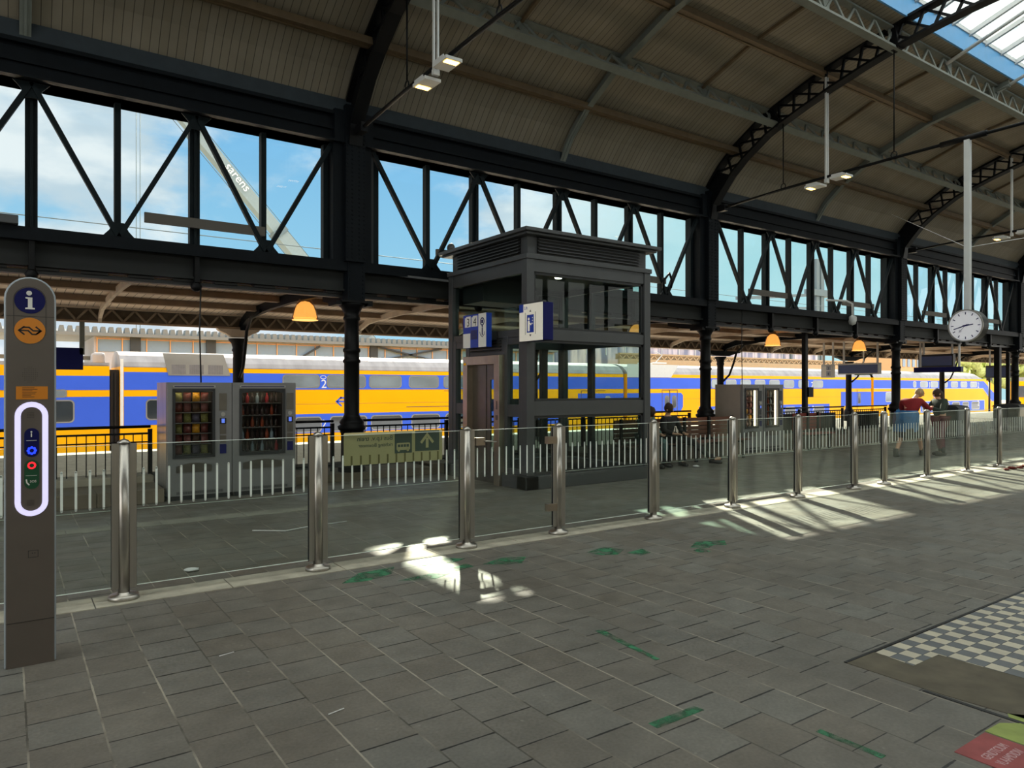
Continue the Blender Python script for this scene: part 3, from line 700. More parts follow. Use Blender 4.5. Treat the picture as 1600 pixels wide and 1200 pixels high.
for i, (a, c) in enumerate(zip(PX, PX[1:])):
    gate = i == 3
    t = thing('glass_panel', ('clear glass gate panel with pale stripes between latch post and hinge post' if gate else 'clear glass fence panel with pale stripes '+['', 'in front of the near vending machines', 'carrying the bus sign', '', 'across the lift right of the gate', 'right of the lift corner', 'in front of the far vending machine side', 'right of the far vending machines', 'narrow, left of the walking people', 'behind which the two people stand', 'in front of the grey litter bin', 'second from the right edge', 'at the right edge of the photo'][i] if i else 'clear glass fence panel left of the information pillar'), 'glass panel', ((a+c)/2, FY, .1), 'glass panels of the fence')
    g = MB(); g.box(a+.05, c-.05, FY-.006, FY+.006, .10, 1.205); g.build('glass', 'fence_glass', t)
    [MB().box(a+.088, c-.088, FY-.0065, FY+.0065, z, z+.004).build('polished_edge', 'film_white', t) for z in (.099, 1.203)]
    s = MB(); k0 = math.ceil((a+.1-1.06)/.0915)
    while True:
        x = 1.06+.0915*k0; k0 += 1
        if x > c-.1: break
        top = .918 if 2.53 < x < 3.59 else 1.012
        s.box(x-.0085, x+.0085, FY-.0071, FY-.0061, .722, top)
        for z in (.722, top): s.prism([(x+.0085*math.cos(q*math.pi/5), FY-.0071, z+.0085*math.sin(q*math.pi/5)) for q in range(10)], (0, .001, 0))
    if not gate: s.box(a+.09, c-.09, FY+.0061, FY+.0067, .694, .698)
    s.build('stripe_film', 'film_white', t)
    if gate:
        MB().box(a+.1, a+.21, FY-.03, FY+.03, 1.045, 1.125).build('latch', 'steel_warm', t)
        MB().tube([(a+.2, FY-.03, 1.09), (a+.2, FY-.06, 1.09), (a+.33, FY-.06, 1.08)], .008, 8).build('handle', 'steel', t)
        for z in (1.06, .31): MB().box(c-.17, c-.04, FY-.03, FY+.03, z-.04, z+.04).build('hinge', 'steel_warm', t)
# direction sign on the glass, seen from behind
t = thing('direction_sign', 'olive translucent sign on the glass reading bus i.p.v. train in mirror writing', 'sign', (3.06, FY+.012, .92))
pl = Plane((2.54, FY+.010, .92), (1, 0, 0), (0, 0, 1))
MB_ = MB(); pl.rrect(MB_, 0, 1.04, 0, .305, .012, -.004, .004); MB_.build('sign_panel', 'sign_olive', t)
b = MB(); pl.rect(b, .515, .70, .09, .29, 0, .0008); pl.rect(b, .735, .945+.06, .10, .30, 0, .0008); b.build('symbol_field', 'sign_teal', t)
b = MB(); pl.rrect(b, .535, .68, .12, .19, .012, .001, .0008); pl.disc(b, .558, .118, .013, .001, .0008); pl.disc(b, .655, .118, .013, .001, .0008); b.build('bus_symbol', 'sign_olive', t)
b = MB(); [pl.rect(b, x-.009-2.54, x+.009-2.54, 0, .09, 0, .0006) for x in [1.06+.0915*k for k in range(17, 28)] if x < 3.57]; b.build('stripe_shadow', 'sign_shadow', t)
b = MB(); [pl.rect(b, .548+.031*k, .573+.031*k, .150, .175, .002, .0008) for k in range(4)]; b.build('bus_windows', 'sign_teal', t)
b = MB(); pl.rect(b, .853, .883, .13, .23, .001, .0008); pl.stroke(b, [(.80, .18), (.868, .262), (.936, .18)], .026, .001, .0008); b.build('arrow_symbol', 'sign_olive', t)
text('Bus i.p.v. trein', 'lettering', 'sign_teal', t, pl, .495, .225, .062, .001, True, squeeze=1.03)
text('richting Boxmeer', 'lettering', 'sign_teal', t, pl, .495, .165, .05, .001, True, squeeze=1.0)
# ================================================================ INFORMATION PILLAR
t = thing('information_pillar', 'tall grey brown information and emergency pillar with round blue i sign', 'information pillar', (.107, 5.18, 0))
def outline(w0, w1, zt, zs, n=14):
    c = (w0+w1)/2; r = (w1-w0)/2
    return [(w0, 0), (w1, 0), (w1, zs)]+[(c+r*math.cos(math.pi*i/n), zs+(zt-zs)*math.sin(math.pi*i/n)) for i in range(1, n)]+[(w0, zs)]
pl = Plane((0, 5.12, 0), (1, 0, 0), (0, 0, 1))
b = MB(); b.prism([(a, 5.13, z) for a, z in outline(-.018, .240, 2.305, 2.17)], (0, .14, 0)); b.build('body', 'pylon_edge', t, bevel=.006)
b = MB(); pl.poly(b, [(a, z) for a, z in outline(-.008, .230, 2.295, 2.168)], -.012, .012); b.build('front_plate', 'pylon_grey', t)
b = MB(); pl.rect(b, -.008, .23, 2.068, 2.071, 0, .001); pl.rect(b, -.008, .23, .262, .265, 0, .001); pl.stroke(b, [(.03, 2.0)]+[(.108+.08*math.cos(math.radians(180+a)), 1.99+.08*math.sin(math.radians(180+a))) for a in range(0, 181, 15)]+[(.188, 2.17)]+[(.108+.08*math.cos(math.radians(a)), 2.165+.08*math.sin(math.radians(a))) for a in range(0, 181, 15)], .0025, 0, .001, True)
b.build('seam', 'black', t)
b = MB(); pl.disc(b, .108, 2.163, .077, 0, .003); ic = b.build('information_disc', 'navy', t)
b = MB(); pl.disc(b, .104, 2.207, .014, .003, .001); pl.poly(b, [(.085, 2.112), (.132, 2.112), (.132, 2.12), (.12, 2.122), (.12, 2.182), (.086, 2.182), (.086, 2.175), (.098, 2.172), (.098, 2.122), (.085, 2.12)], .003, .001); b.build('letter_i', 'white', ic)
b = MB(); pl.disc(b, .108, 1.985, .077, 0, .003); nd = b.build('railway_disc', 'ns_orange', t)
def logo(b, pl, cx, cy, s, w, h):
    pl.stroke(b, [(cx-.30*s, cy+.28*s), (cx-.62*s, cy), (cx-.30*s, cy-.28*s)], w, h, .0012)
    pl.stroke(b, [(cx-.62*s, cy), (cx-.1*s, cy), (cx+.12*s, cy-.24*s), (cx+.34*s, cy-.24*s), (cx+.6*s, cy-.02*s)], w, h, .0012)
    pl.stroke(b, [(cx-.40*s, cy+.22*s), (cx-.05*s, cy+.22*s), (cx+.18*s, cy), (cx+.62*s, cy)], w, h, .0012)
    pl.stroke(b, [(cx+.32*s, cy+.28*s), (cx+.62*s, cy), (cx+.36*s, cy-.22*s)], w, h, .0012)
b = MB(); logo(b, pl, .108, 1.985, .088, .0085, .003); b.build('arrow_emblem', 'black', nd)
b = MB()
for zc in (1.725,):
    for r in range(9):
        for q in range(9):
            if (r-4)**2+(q-4)**2 < 19: pl.disc(b, .108+(q-4)*.009, zc+(r-4)*.011, .0018, 0, .0006, 5)
for zc in (1.47, .95):
    for r in range(4):
        for q in range(5): pl.rect(b, .094+q*.0075, .098+q*.0075, zc+r*.009, zc+r*.009+.003, .002, .0006)
b.build('speaker_holes', 'black', t)
b = MB(); pl.rect(b, .040, .197, 1.578, 1.655, 0, .002); yp = b.build('notice_plate', 'ns_orange', t)
b = MB(); [pl.rect(b, .07, .07+.05*f, 1.645-.009*k, 1.648-.009*k, .002, .0005) for k, f in enumerate((1.2, 1.5, 1.0, 1.4, 1.3, .9, 1.2))]; b.build('print', 'black', yp)
b = MB(); n_ = 12
def pillr(b, a0, a1, z0, z1, w, h, t_): 
    r = (a1-a0)/2-w/2; c = (a0+a1)/2
    pts = [(c+r*math.cos(math.pi*i/n_), z1-w/2-r+r*math.sin(math.pi*i/n_)) for i in range(n_+1)]+[(c-r*math.cos(math.pi*i/n_), z0+w/2+r-r*math.sin(math.pi*i/n_)) for i in range(n_+1)]
    pl.stroke(b, pts, w, h, t_, True)
pillr(b, .033, .199, .886, 1.563, .030, 0, .006); b.build('light_ring', 'led_ring', t)
b = MB(); pl.rrect(b, .08, .154, 1.236, 1.407, .036, .001, .002); nb = b.build('information_button_panel', 'navy', t)
b = MB(); pl.disc(b, .115, 1.385, .005, .003, .001); pl.rect(b, .112, .118, 1.355, 1.377, .003, .001); pl.rect(b, .09, .142, 1.333, 1.335, .003, .001); b.build('print', 'white', nb)
b = MB(); [pl.disc(b, .117+.018*math.cos(a*.785), 1.274+.018*math.sin(a*.785), .0075, .003, .002, 10) for a in range(8)]; b.build('blue_button', 'led_blue', nb)
b = MB(); pl.rrect(b, .08, .154, 1.046, 1.22, .036, .001, .002); gb = b.build('emergency_button_panel', 'green_dark', t)
b = MB(); pl.stroke(b, [(.117+.017*math.cos(a*.5236), 1.186+.017*math.sin(a*.5236)) for a in range(12)], .009, .003, .002, True); b.build('red_button', 'led_red', gb)
b = MB(); pl.stroke(b, [(.09, 1.105), (.093, 1.085), (.105, 1.07)], .007, .003, .001); pl.rect(b, .088, .142, 1.125, 1.127, .003, .001); b.build('phone_symbol', 'white', gb)
text('SOS', 'lettering', 'white', gb, pl, .107, 1.085, .019, .003)
b = MB(); pl.stroke(b, [(.10, .64), (.148, .64), (.148, .68), (.10, .68)], .003, 0, .001, True); pl.disc(b, .12, .665, .003, 0, .001, 8); pl.disc(b, .132, .665, .003, 0, .001, 8); b.build('socket_cover', 'lift_dark', t)
# ================================================================ VENDING MACHINES
def bag(seed):
    b = MB(); rnd = random.Random(seed); w, h = .05, .075
    vs = []; 
    for z, k, d in ((0, 1.0, .004), (.012, .95, .012), (.04, .92, .026), (.075, .9, .03), (.115, .92, .022), (.14, .97, .01), (.15, 1.0, .003)):
        for x, y in ((-1, -1), (0, -1.25), (1, -1), (1, 1), (0, 1.25), (-1, 1)): vs.append((x*w*k+rnd.uniform(-.003, .003), y*d, z))
    fs = []
    for i in range(6):
        for k in range(6): fs.append((i*6+k, i*6+(k+1) % 6, (i+1)*6+(k+1) % 6, (i+1)*6+k))
    fs += [tuple(range(6))[::-1], tuple(range(36, 42))]
    return b.add(vs, fs, True)
PC = dict(zip(PK, ('dusty rose', 'tan', 'bright yellow', 'dark red', 'beige', 'slate grey', 'olive', 'cream', 'brown'))); PC.update(cola='dark cola', water='clear water', juice='orange juice', red_label='red')
OW = ['first', 'second', 'third', 'fourth', 'fifth', 'sixth', 'seventh', 'eighth']
def vending(X0, w, wf, label, rows, cols, item, mats, rounded=False, beige=False, gname='', side='vend_steel'):
    X1 = X0+w; y0 = 11.27; y1 = 12.12
    t = thing('vending_machine', label, 'vending machine', ((X0+X1)/2, (y0+y1)/2, 0), 'snack and drink vending machines')
    a0, a1 = X0+w*wf[0], X0+w*wf[1]; zb, zt = .64, 1.60
    b = MB(); b.mi = 0
    b.box(X0, a0, y0, y1, .07, 1.72); b.box(a1, X1, y0, y1, .07, 1.72); b.box(a0, a1, y0, y1, .07, zb); b.box(a0, a1, y0, y1, zt, 1.72)
    b.build('body', 'vend_grey', t)
    b = MB(); b.box(X0-.008, X0, y0+.08, y1, .07, 1.72); b.build('side_panel', 'vend_beige' if beige else side, t)
    b = MB(); b.box(a0, a1, y0+.42, y0+.44, zb, zt); b.box(a0, a0+.01, y0+.05, y0+.42, zb, zt); b.box(a1-.01, a1, y0+.05, y0+.42, zb, zt); b.build('inner_liner', 'vend_inside', t)
    pl = Plane((X0, y0, 0), (1, 0, 0), (0, 0, 1))
    g = MB(); pl.rect(g, a0-X0, a1-X0, zb, zt, -.05, .004); g.build('window', 'vend_glass', t)
    b = MB(); f = .025
    for r in ((a0-X0-f, a0-X0+.01, zb-f, zt+f), (a1-X0-.01, a1-X0+f, zb-f, zt+f), (a0-X0, a1-X0, zb-f, zb+.012), (a0-X0, a1-X0, zt-.012, zt+f)): pl.rect(b, *r, 0, .018)
    if rounded:
        c = (a0+a1)/2-X0; hw = (a1-a0)/2
        pl.poly(b, [(c-hw, zt+.01)]+[(c-hw+hw*2*k/8, zt-.045+.045*math.sin(math.pi*k/8)) for k in range(9)]+[(c+hw, zt+.01)], 0, .014)
        pl.poly(b, [(c-hw, zb-.01), (c+hw, zb-.01)]+[(c+hw-hw*2*k/8, zb+.045-.045*math.sin(math.pi*k/8)) for k in range(9)], 0, .014)
    b.build('window_frame', 'lift_dark', t)
    b = MB(); pl.rect(b, a0-X0-.02, a1-X0+.03, 1.645, 1.675, 0, .012); b.build('top_light_strip', 'vend_steel', t)
    b = MB(); pl.rect(b, a0-X0, a1-X0+.01, 1.653, 1.667, .012, .001); b.build('brand_band', 'navy', t)
    cx = (a1-X0+w)/2+.005
    for r in ((cx-.055, cx+.055, 1.30, 1.56), (cx-.045, cx+.045, .95, 1.09), (cx-.045, cx+.045, .82, .93)): b = MB(); pl.rect(b, *r, 0, .006); b.build('instruction_plate', 'bin_dark' if beige else 'steel_dark', t)
    b = MB(); pl.disc(b, cx, 1.245, .032, 0, .01, 16); b.build('coin_slot', 'vend_steel', t)
    b = MB(); pl.rect(b, cx-.045, cx+.045, 1.10, 1.19, 0, .012); kp = b.build('card_reader', 'black', t)
    b = MB(); pl.rect(b, cx-.022, cx+.022, 1.115, 1.18, .012, .001); b.build('display', 'lcd', kp)
    b = MB(); pl.rect(b, cx-.045, cx+.045, .66, .80, 0, .012); b.build('note_slot', 'navy', t)
    c = (a0+a1)/2-X0; hw = (a1-a0)/2*.92
    b = MB(); pl.poly(b, [(c-hw, .41), (c+hw, .41)]+[(c+hw-hw*2*k/8, .50+.045*math.sin(math.pi*k/8)) for k in range(9)], 0, .012); b.build('collection_flap', 'steel_dark', t)
    b = MB(); b.box(X0+.03, X1-.03, y0+.04, y1-.04, 0, .07); [pl.rect(b, .12+.014*k, .127+.014*k, .09, .13, 0, .003) for k in range(int((w-.24)/.014))]; b.build('vented_base', 'bin_dark', t)
    b = MB()
    for r in range(rows): z = zb+.02+(zt-zb-.03)/rows*r; b.box(a0+.01, a1-.01, y0+.07, y0+.40, z-.008, z)
    b.build('shelf', 'vend_steel', t)
    b = MB(); b.box(a1-.06, a1-.012, y0+.055, y0+.075, zb+.03, zt-.03) if beige else b.box(a0+.02, a1-.02, y0+.06, y0+.09, zt-.012, zt-.002); b.build('inner_lamp', 'strip_lamp', t)
    # goods: each one its own object, copies of a prototype
    prot = {}
    for r in range(rows):
        z = zb+.02+(zt-zb-.03)/rows*r
        for q in range(cols):
            mname = mats[(r*3+q*5+q*q) % len(mats)]; key = mname
            x = a0+.02+(a1-a0-(.09 if beige else .05))*(q+.5)/cols
            if key not in prot:
                if item == 'bag': o = bag(len(prot)).build('snack_packet', mname)
                else: o = MB().lathe([(.026, 0), (.028, .01), (.028, .08), (.024, .10), (.012, .125), (.011, .14), (.014, .141), (.014, .155), (.0, .156)], (0, 0, 0), 12).build('drink_bottle', mname)
                prot[key] = o
            else: o = prot[key].copy(); S.collection.objects.link(o)
            o.location = (x, y0+.15, z+.001); o.rotation_euler = (0, 0, random.uniform(-.4, .4)); sc = (a1-a0)/cols/.125 if item == 'bag' else 1
            o.scale = (sc, 1, .9 if item == 'bag' else 1)
            tag(o, PC[mname]+(' snack packet, ' if item == 'bag' else ' bottle, ')+OW[q]+' from left, '+OW[r]+' shelf from below, '+gname, 'snack' if item == 'bag' else 'bottle', ('snack packets in the ' if item == 'bag' else 'drink bottles in the ')+gname)
mat('cola', (40, 14, 12), .15); mat('water', (140, 160, 170), .15); mat('juice', (150, 60, 30), .2); mat('red_label', (160, 20, 34), .3)
vending(1.88, .885, (.10, .70), 'grey snack vending machine with shelves of colourful packets, left of the near pair', 6, 4, 'bag', PK, gname='near snack machine')
vending(2.775, .96, (.13, .80), 'grey drinks vending machine with dark bulging window, right of the near pair', 5, 8, 'bottle', ['cola', 'cola', 'cola', 'water', 'cola', 'cola', 'cola', 'red_label', 'cola', 'juice', 'cola'], True, gname='near drinks machine')
vending(14.95, .80, (.12, .74), 'dark vending machine with beige side panel, left of the far pair', 6, 3, 'bag', PK[:5], beige=True, gname='far left machine')
vending(15.78, .84, (.12, .74), 'dark vending machine with bright lamp strip, right of the far pair', 5, 4, 'bottle', ['water', 'cola', 'juice'], beige=True, gname='far right machine')
# ================================================================ RAILINGS
def railing(x0, x1, label, back=False, y=12.42):
    t = thing('railing', label, 'railing', ((x0+x1)/2, y, .2), 'black metal railings on the parapet')
    MB().tube([(x0, y-.05, 1.04), (x1, y-.05, 1.04)], .022, 8).build('handrail', 'iron_black', t)
    b = MB(); [b.bar((x0, y, z), (x1, y, z), .035, .03) for z in (.93, .24)]; b.build('rail', 'iron', t)
    MB().bar((x0, y, .80), (x1, y, .80), .03, .02).build('rail', 'iron', t)
    n = max(1, round((x1-x0)/1.85))
    for k in range(n+1):
        x = x0+(x1-x0)*k/n; MB().box(x-.03, x+.03, y-.03, y+.03, .1, 1.0).build('post', 'iron_black', t)
    bal = None; k = 0; m = int((x1-x0)/.125)
    for k in range(m):
        x = x0+.06+.125*k
        if bal is None:
            bal = MB().bar((x, y, .24), (x, y, .93), .014, .014).build('baluster', 'iron_black', t); x00 = x
        else: o = bal.copy(); S.collection.objects.link(o); o.location.x += x-x00
    if back: MB().box(x0+.1, x1-.1, y+.16, y+.2, .3, .86).build('backing_board', 'black', t)
railing(-2.6, 1.82, 'black metal railing left of the near vending machines')
railing(3.95, 4.78, 'short black railing between vending machines and first column')
railing(5.35, 14.3, 'long black railing behind the lift and wooden bench')
railing(16.8, 21.4, 'black railing with dark backing right of the far vending machines', True)
railing(21.9, 24.0, 'black railing with dark backing behind the walking people', True)
# ================================================================ BENCHES
def bench(x0, x1, label, m, y=11.45):
    t = thing('bench', label, 'bench', ((x0+x1)/2, y, 0))
    for k in range(5): MB().box(x0, x1, y+.33, y+.36, .50+.095*k, .58+.095*k).build('back_slat', m, t)
    for k in range(4): MB().box(x0, x1, y-.1+.11*k, y-.01+.11*k, .42, .45).build('seat_slat', m, t)
    n = 2
    for k in range(n+1):
        x = x0+.15+(x1-x0-.3)*k/n; b = MB(); b.box(x-.03, x+.03, y-.05, y+.33, .36, .42); b.box(x-.03, x+.03, y+.28, y+.33, .0, .98); b.box(x-.03, x+.03, y-.05, y, 0, .42); b.build('support', 'iron_black', t)
bench(10.3, 12.05, 'wooden slatted bench with seated people behind the right of the lift', 'bench_wood', 10.6)
bench(12.25, 14.2, 'brown wooden slatted bench beside the second iron column', 'bench_wood', 10.6)
bench(16.85, 18.1, 'dark red slatted bench right of the far vending machines', 'terracotta', 10.8)
o = MB(); o.box(21.2, 23.9, 10.9, 11.1, .40, .46); o.box(21.5, 21.6, 10.95, 11.05, 0, .4); o.box(23.5, 23.6, 10.95, 11.05, 0, .4); tag(o.build('ledge_seat', 'kerb', origin=(22.5, 11, 0)), 'pale narrow ledge seat behind the walking people', 'bench')
# ================================================================ LIFT
t = thing('lift_shaft', 'dark grey glazed lift tower with louvred roof box', 'lift', (8.2, 10.5, 0))
LX0, LX1, LY0, LY1 = 6.8, 9.6, 9.25, 11.75; W = .15
def fr(name, x0, x1, y0, y1, z0, z1, m='lift_grey'): return MB().box(x0, x1, y0, y1, z0, z1).build(name, m, t, bevel=.006)
b = MB(); b.box(LX0-.06, LX1+.06, LY0-.06, LY0+.2, 0, .22); b.box(LX1-.2, LX1+.06, LY0, LY1, 0, .22); b.box(LX0-.06, LX1+.06, LY1-.2, LY1+.06, 0, .22); b.box(LX0-.06, LX0+.2, LY0-.06, 9.88, 0, .22); b.box(LX0-.06, LX0+.2, 11.02, LY1+.06, 0, .22); b.build('plinth', 'lift_grey', t, bevel=.01)
for (x, y) in ((LX0, LY0), (LX1-W, LY0), (LX0, LY1-W), (LX1-W, LY1-W)): fr('corner_post', x, x+W, y, y+W, .22, 3.72)
fr('mullion', LX1-.1, LX1, 10.75, 10.88, .22, 3.6, 'lift_dark'); fr('mullion', 8.95, 9.1, LY1-.1, LY1, .22, 3.6, 'lift_dark')
for z0, z1 in ((1.18, 1.42), (2.42, 2.60), (3.52, 3.74)):
    fr('transom', LX0+W, LX1-W, LY0+.02, LY0+.12, z0, z1); fr('transom', LX1-.12, LX1-.02, LY0+W, LY1-W, z0, z1); fr('transom', LX0+W, LX1-W, LY1-.12, LY1-.02, z0, z1)
fr('transom', LX0+.02, LX0+.12, LY0+W, LY1-W, 2.46, 2.60); fr('transom', LX0+.02, LX0+.12, LY0+W, LY1-W, 3.50, 3.74)
# inner slim frames
b = MB()
for z0, z1 in ((.22, 1.18), (1.42, 2.42), (2.6, 3.52)):
    for a, c in ((LX0+W, LX0+W+.05), (LX1-W-.05, LX1-W)): b.box(a, c, LY0+.04, LY0+.10, z0, z1)
    b.box(LX0+W, LX1-W, LY0+.04, LY0+.10, z0, z0+.04); b.box(LX0+W, LX1-W, LY0+.04, LY0+.10, z1-.04, z1)
b.build('glazing_frame', 'lift_dark', t)
# glass
for z0, z1 in ((.22, 1.2), (1.4, 2.44), (2.58, 3.54)):
    MB().box(LX0+W, LX1-W, LY0+.066, LY0+.074, z0, z1).build('glass', 'lift_glass', t)
    MB().box(LX1-.074, LX1-.066, LY0+W, LY1-W, z0, z1).build('glass', 'lift_glass', t)
    MB().box(LX0+W, LX1-W, LY1-.074, LY1-.066, z0, z1).build('glass', 'lift_glass', t)
MB().box(LX0+.066, LX0+.074, LY0+W, LY1-W, 2.58, 3.52).build('glass', 'lift_glass', t)
# left face with door
for y0, y1 in ((LY0+W, LY0+.24), (9.82, 9.94), (11.02, 11.14), (11.5, LY1-W)): fr('mullion', LX0+.01, LX0+.13, y0, y1, .2, 2.5)
for y0, y1 in ((9.49, 9.82), (11.14, 11.5)):
    MB().box(LX0+.066, LX0+.074, y0, y1, .22, 2.46).build('glass', 'lift_glass', t); fr('transom', LX0+.02, LX0+.12, y0, y1, 1.16, 1.36); fr('transom', LX0+.02, LX0+.12, y0, y1, .2, .3); fr('transom', LX0+.02, LX0+.12, y0, y1, 2.36, 2.48)
b = MB(); b.box(LX0+.02, LX0+.1, 9.94, 11.02, 2.2, 2.48); b.build('header_panel', 'lift_grey', t)
b = MB(); [b.prism([(LX0-.01, 10.0, 2.26+.055*k), (LX0+.03, 10.0, 2.29+.055*k), (LX0+.03, 10.0, 2.30+.055*k), (LX0-.01, 10.0, 2.275+.055*k)], (0, .98, 0)) for k in range(4)]; b.build('louvre', 'louvre_dark', t)
d = thing('door_portal', '', '', (LX0, 10.48, 0)); d.parent = t; d.location = (LX0-8.2, 10.48-10.5, 0); del d['label']; del d['category']
b = MB(); b.box(LX0-.1, LX0+.06, 9.90, 10.06, 0, 2.19); b.box(LX0-.1, LX0+.06, 10.92, 11.06, 0, 2.19); b.box(LX0-.1, LX0+.06, 10.06, 10.92, 2.04, 2.19); b.build('steel_frame', 'steel_warm', d, bevel=.004)
b = MB(); b.box(LX0-.104, LX0-.1, 9.95, 9.99, 1.28, 1.42); b.box(LX0-.104, LX0-.1, 9.94, 10.0, 1.10, 1.18); b.build('call_panel', 'steel_dark', d)
b = MB(); b.box(LX0-.104, LX0-.1, 10.95, 11.03, 2.04, 2.08); b.build('sticker', 'ns_yellow', d)
b = MB(); b.box(LX0+.02, LX0+.05, 10.48, 10.92, 0, 2.04); b.build('door_leaf', 'steel_dark', d)
b = MB(); b.box(LX0+.03, LX0+.06, 10.36, 10.48, 0, 2.04); b.box(LX0+.03, LX0+.06, 10.06, 10.12, 0, 2.04); b.box(LX0+.03, LX0+.06, 10.12, 10.36, 1.78, 2.04); b.box(LX0+.03, LX0+.06, 10.12, 10.36, 0, .3); b.build('door_leaf', 'steel_dark', d)
b = MB(); b.box(LX0+.04, LX0+.046, 10.12, 10.36, .3, 1.78); b.build('door_glass', 'lift_glass', d)
# roof box
b = MB(); b.box(LX0-.02, LX1+.02, LY0-.02, LY1+.02, 3.72, 3.80); b.box(LX0+.06, LX1-.06, LY0+.06, LY1-.06, 3.8, 4.12); b.build('roof_box', 'lift_grey', t, bevel=.006)
b = MB()
for k in range(5):
    z = 3.845+.052*k
    b.prism([(LX0+.25, LY0+.0, z), (LX0+.25, LY0+.06, z+.035), (LX0+.25, LY0+.06, z+.045), (LX0+.25, LY0+.0, z+.012)], (LX1-LX0-.5, 0, 0))
    b.prism([(LX0+.0, LY0+.25, z), (LX0+.06, LY0+.25, z+.035), (LX0+.06, LY0+.25, z+.045), (LX0+.0, LY0+.25, z+.012)], (0, LY1-LY0-.5, 0))
b.build('roof_louvre', 'lift_grey', t)
b = MB(); b.box(LX0+.25, LX1-.25, LY0+.045, LY0+.07, 3.83, 4.10); b.box(LX0+.045, LX0+.07, LY0+.25, LY1-.25, 3.83, 4.10); b.build('louvre_recess', 'black', t)
b = MB(); b.box(LX0-.14, LX1+.12, LY0-.17, LY1+.14, 4.13, 4.19); b.box(LX0-.08, LX1+.06, LY0-.1, LY1+.1, 4.09, 4.13); b.build('roof_slab', 'lift_grey', t, bevel=.008)
# inside
b = MB(); b.box(LX0+.1, LX1-.1, LY0+.1, LY1-.1, 3.62, 3.7); b.box(LX0+.2, LX0+1.2, LY1-.9, LY1-.2, 3.2, 3.62); b.build('machinery', 'lift_dark', t)
b = MB(); b.lathe([(.07, 0), (.06, -.03), (0, -.03)], (8.05, 10.0, 3.62), 14); b.build('ceiling_spot', 'lamp_white', t)
b = MB(); b.tube([(7.15, 11.5, .3), (7.15, 11.5, 2.2), (7.05, 11.5, 2.5), (6.98, 11.5, 2.9)], .035, 8); b.build('duct', 'steel_dark', t)
MB().bar((LX0, LY1, 3.65), (5.9, 12.1, 3.72), .06, .04).build('wall_tie', 'lift_grey', t); MB().bar((LX1, LY1, 3.6), (10.2, 12.1, 3.75), .05, .05).build('wall_tie', 'lift_grey', t)
# platform number sign on the lift
t = thing('platform_sign', 'blue and white platform sign with numbers 3 and 4 over the lift door', 'sign', (6.6, 10.42, 2.34))
pl = Plane((6.55, 10.80, 2.33), (0, -1, 0), (0, 0, 1))
b = MB(); b.box(6.552, 6.66, 10.06, 10.80, 2.33, 2.90); b.build('sign_box', 'blue_sign', t); b = MB(); b.box(6.66, 6.8, 10.1, 10.5, 2.45, 2.6); b.build('bracket', 'lift_dark', t)
b = MB(); pl.rect(b, .06, .25, .36, .545); pl.rect(b, .28, .47, .36, .545); pl.rect(b, .50, .74, .0, .57); pl.rect(b, .0, .24, .0, .25); b.build('white_field', 'white', t)
b = MB(); pl.rect(b, .06, .10, .525, .55, .002); pl.rect(b, .28, .32, .525, .55, .002); b.build('blue_corner', 'blue_sign', t)
text('3', 'numeral', 'black', t, pl, .12, .375, .20, .002); text('4', 'numeral', 'black', t, pl, .335, .375, .20, .002)
b = MB(); [pl.rect(b, .26+.03*k, .272+.03*k, .14, .30, .002) for k in range(7)]; b.build('timetable_strip', 'steel_dark', t)
b = MB(); pl.stroke(b, [(.62+.06*math.cos(a*.4488), .43+.06*math.sin(a*.4488)) for a in range(14)], .02, .002, .001, True); pl.rect(b, .59, .65, .40, .46, .002, .001); pl.rect(b, .605, .635, .20, .33, .002, .001); pl.disc(b, .62, .35, .018, .002, .001, 12); pl.stroke(b, [(.545, .26), (.56, .21), (.62, .17), (.68, .21), (.695, .26)], .012, .002, .001); b.build('symbol', 'navy', t)
# lift sign
t = thing('lift_sign', 'lit beige lift sign box with blue side at the lift corner', 'sign', (6.85, 9.03, 2.40))
pl = Plane((6.72, 9.34, 2.38), (0, -1, 0), (0, 0, 1))
b = MB(); b.box(6.73, 6.93, 8.73, 9.34, 2.38, 2.97); b.build('sign_box', 'navy', t, bevel=.01); b = MB(); b.box(6.72, 6.78, 8.72, 9.34, 2.965, 2.99); b.box(6.8, 6.9, 9.1, 9.26, 2.55, 2.65); b.build('top_trim', 'lift_grey', t)
b = MB(); pl.rect(b, 0, .60, 0, .585, -.008, .012); b.build('sign_face', 'white_sign', t)
b = MB(); pl.rect(b, .0, .11, .46, .585, .004, .002); pl.rect(b, .205, .385, .13, .41, .004, .001); b.build('blue_field', 'blue_sign', t)
b = MB(); pl.disc(b, .255, .345, .022, .005, .001, 14); pl.rrect(b, .23, .28, .15, .315, .015, .005, .001); pl.stroke(b, [(.27, .29), (.31, .25), (.33, .28)], .014, .005, .001)
for k in range(3): pl.rect(b, .345, .36, .26+.045*k, .28+.045*k, .005, .001)
b.build('passenger_symbol', 'white_sign', t)
b = MB(); pl.rect(b, .16, .17, .10, .45, .004, .001); pl.rect(b, .42, .43, .10, .45, .004, .001); pl.poly(b, [(.27, .455), (.32, .455), (.295, .49)], .004, .001); pl.poly(b, [(.295, .065), (.32, .10), (.27, .10)], .004, .001); b.build('arrows', 'lift_dark', t)
text('Lift', 'lettering', 'blue_sign', t, pl, .13, .50, .07, .004)
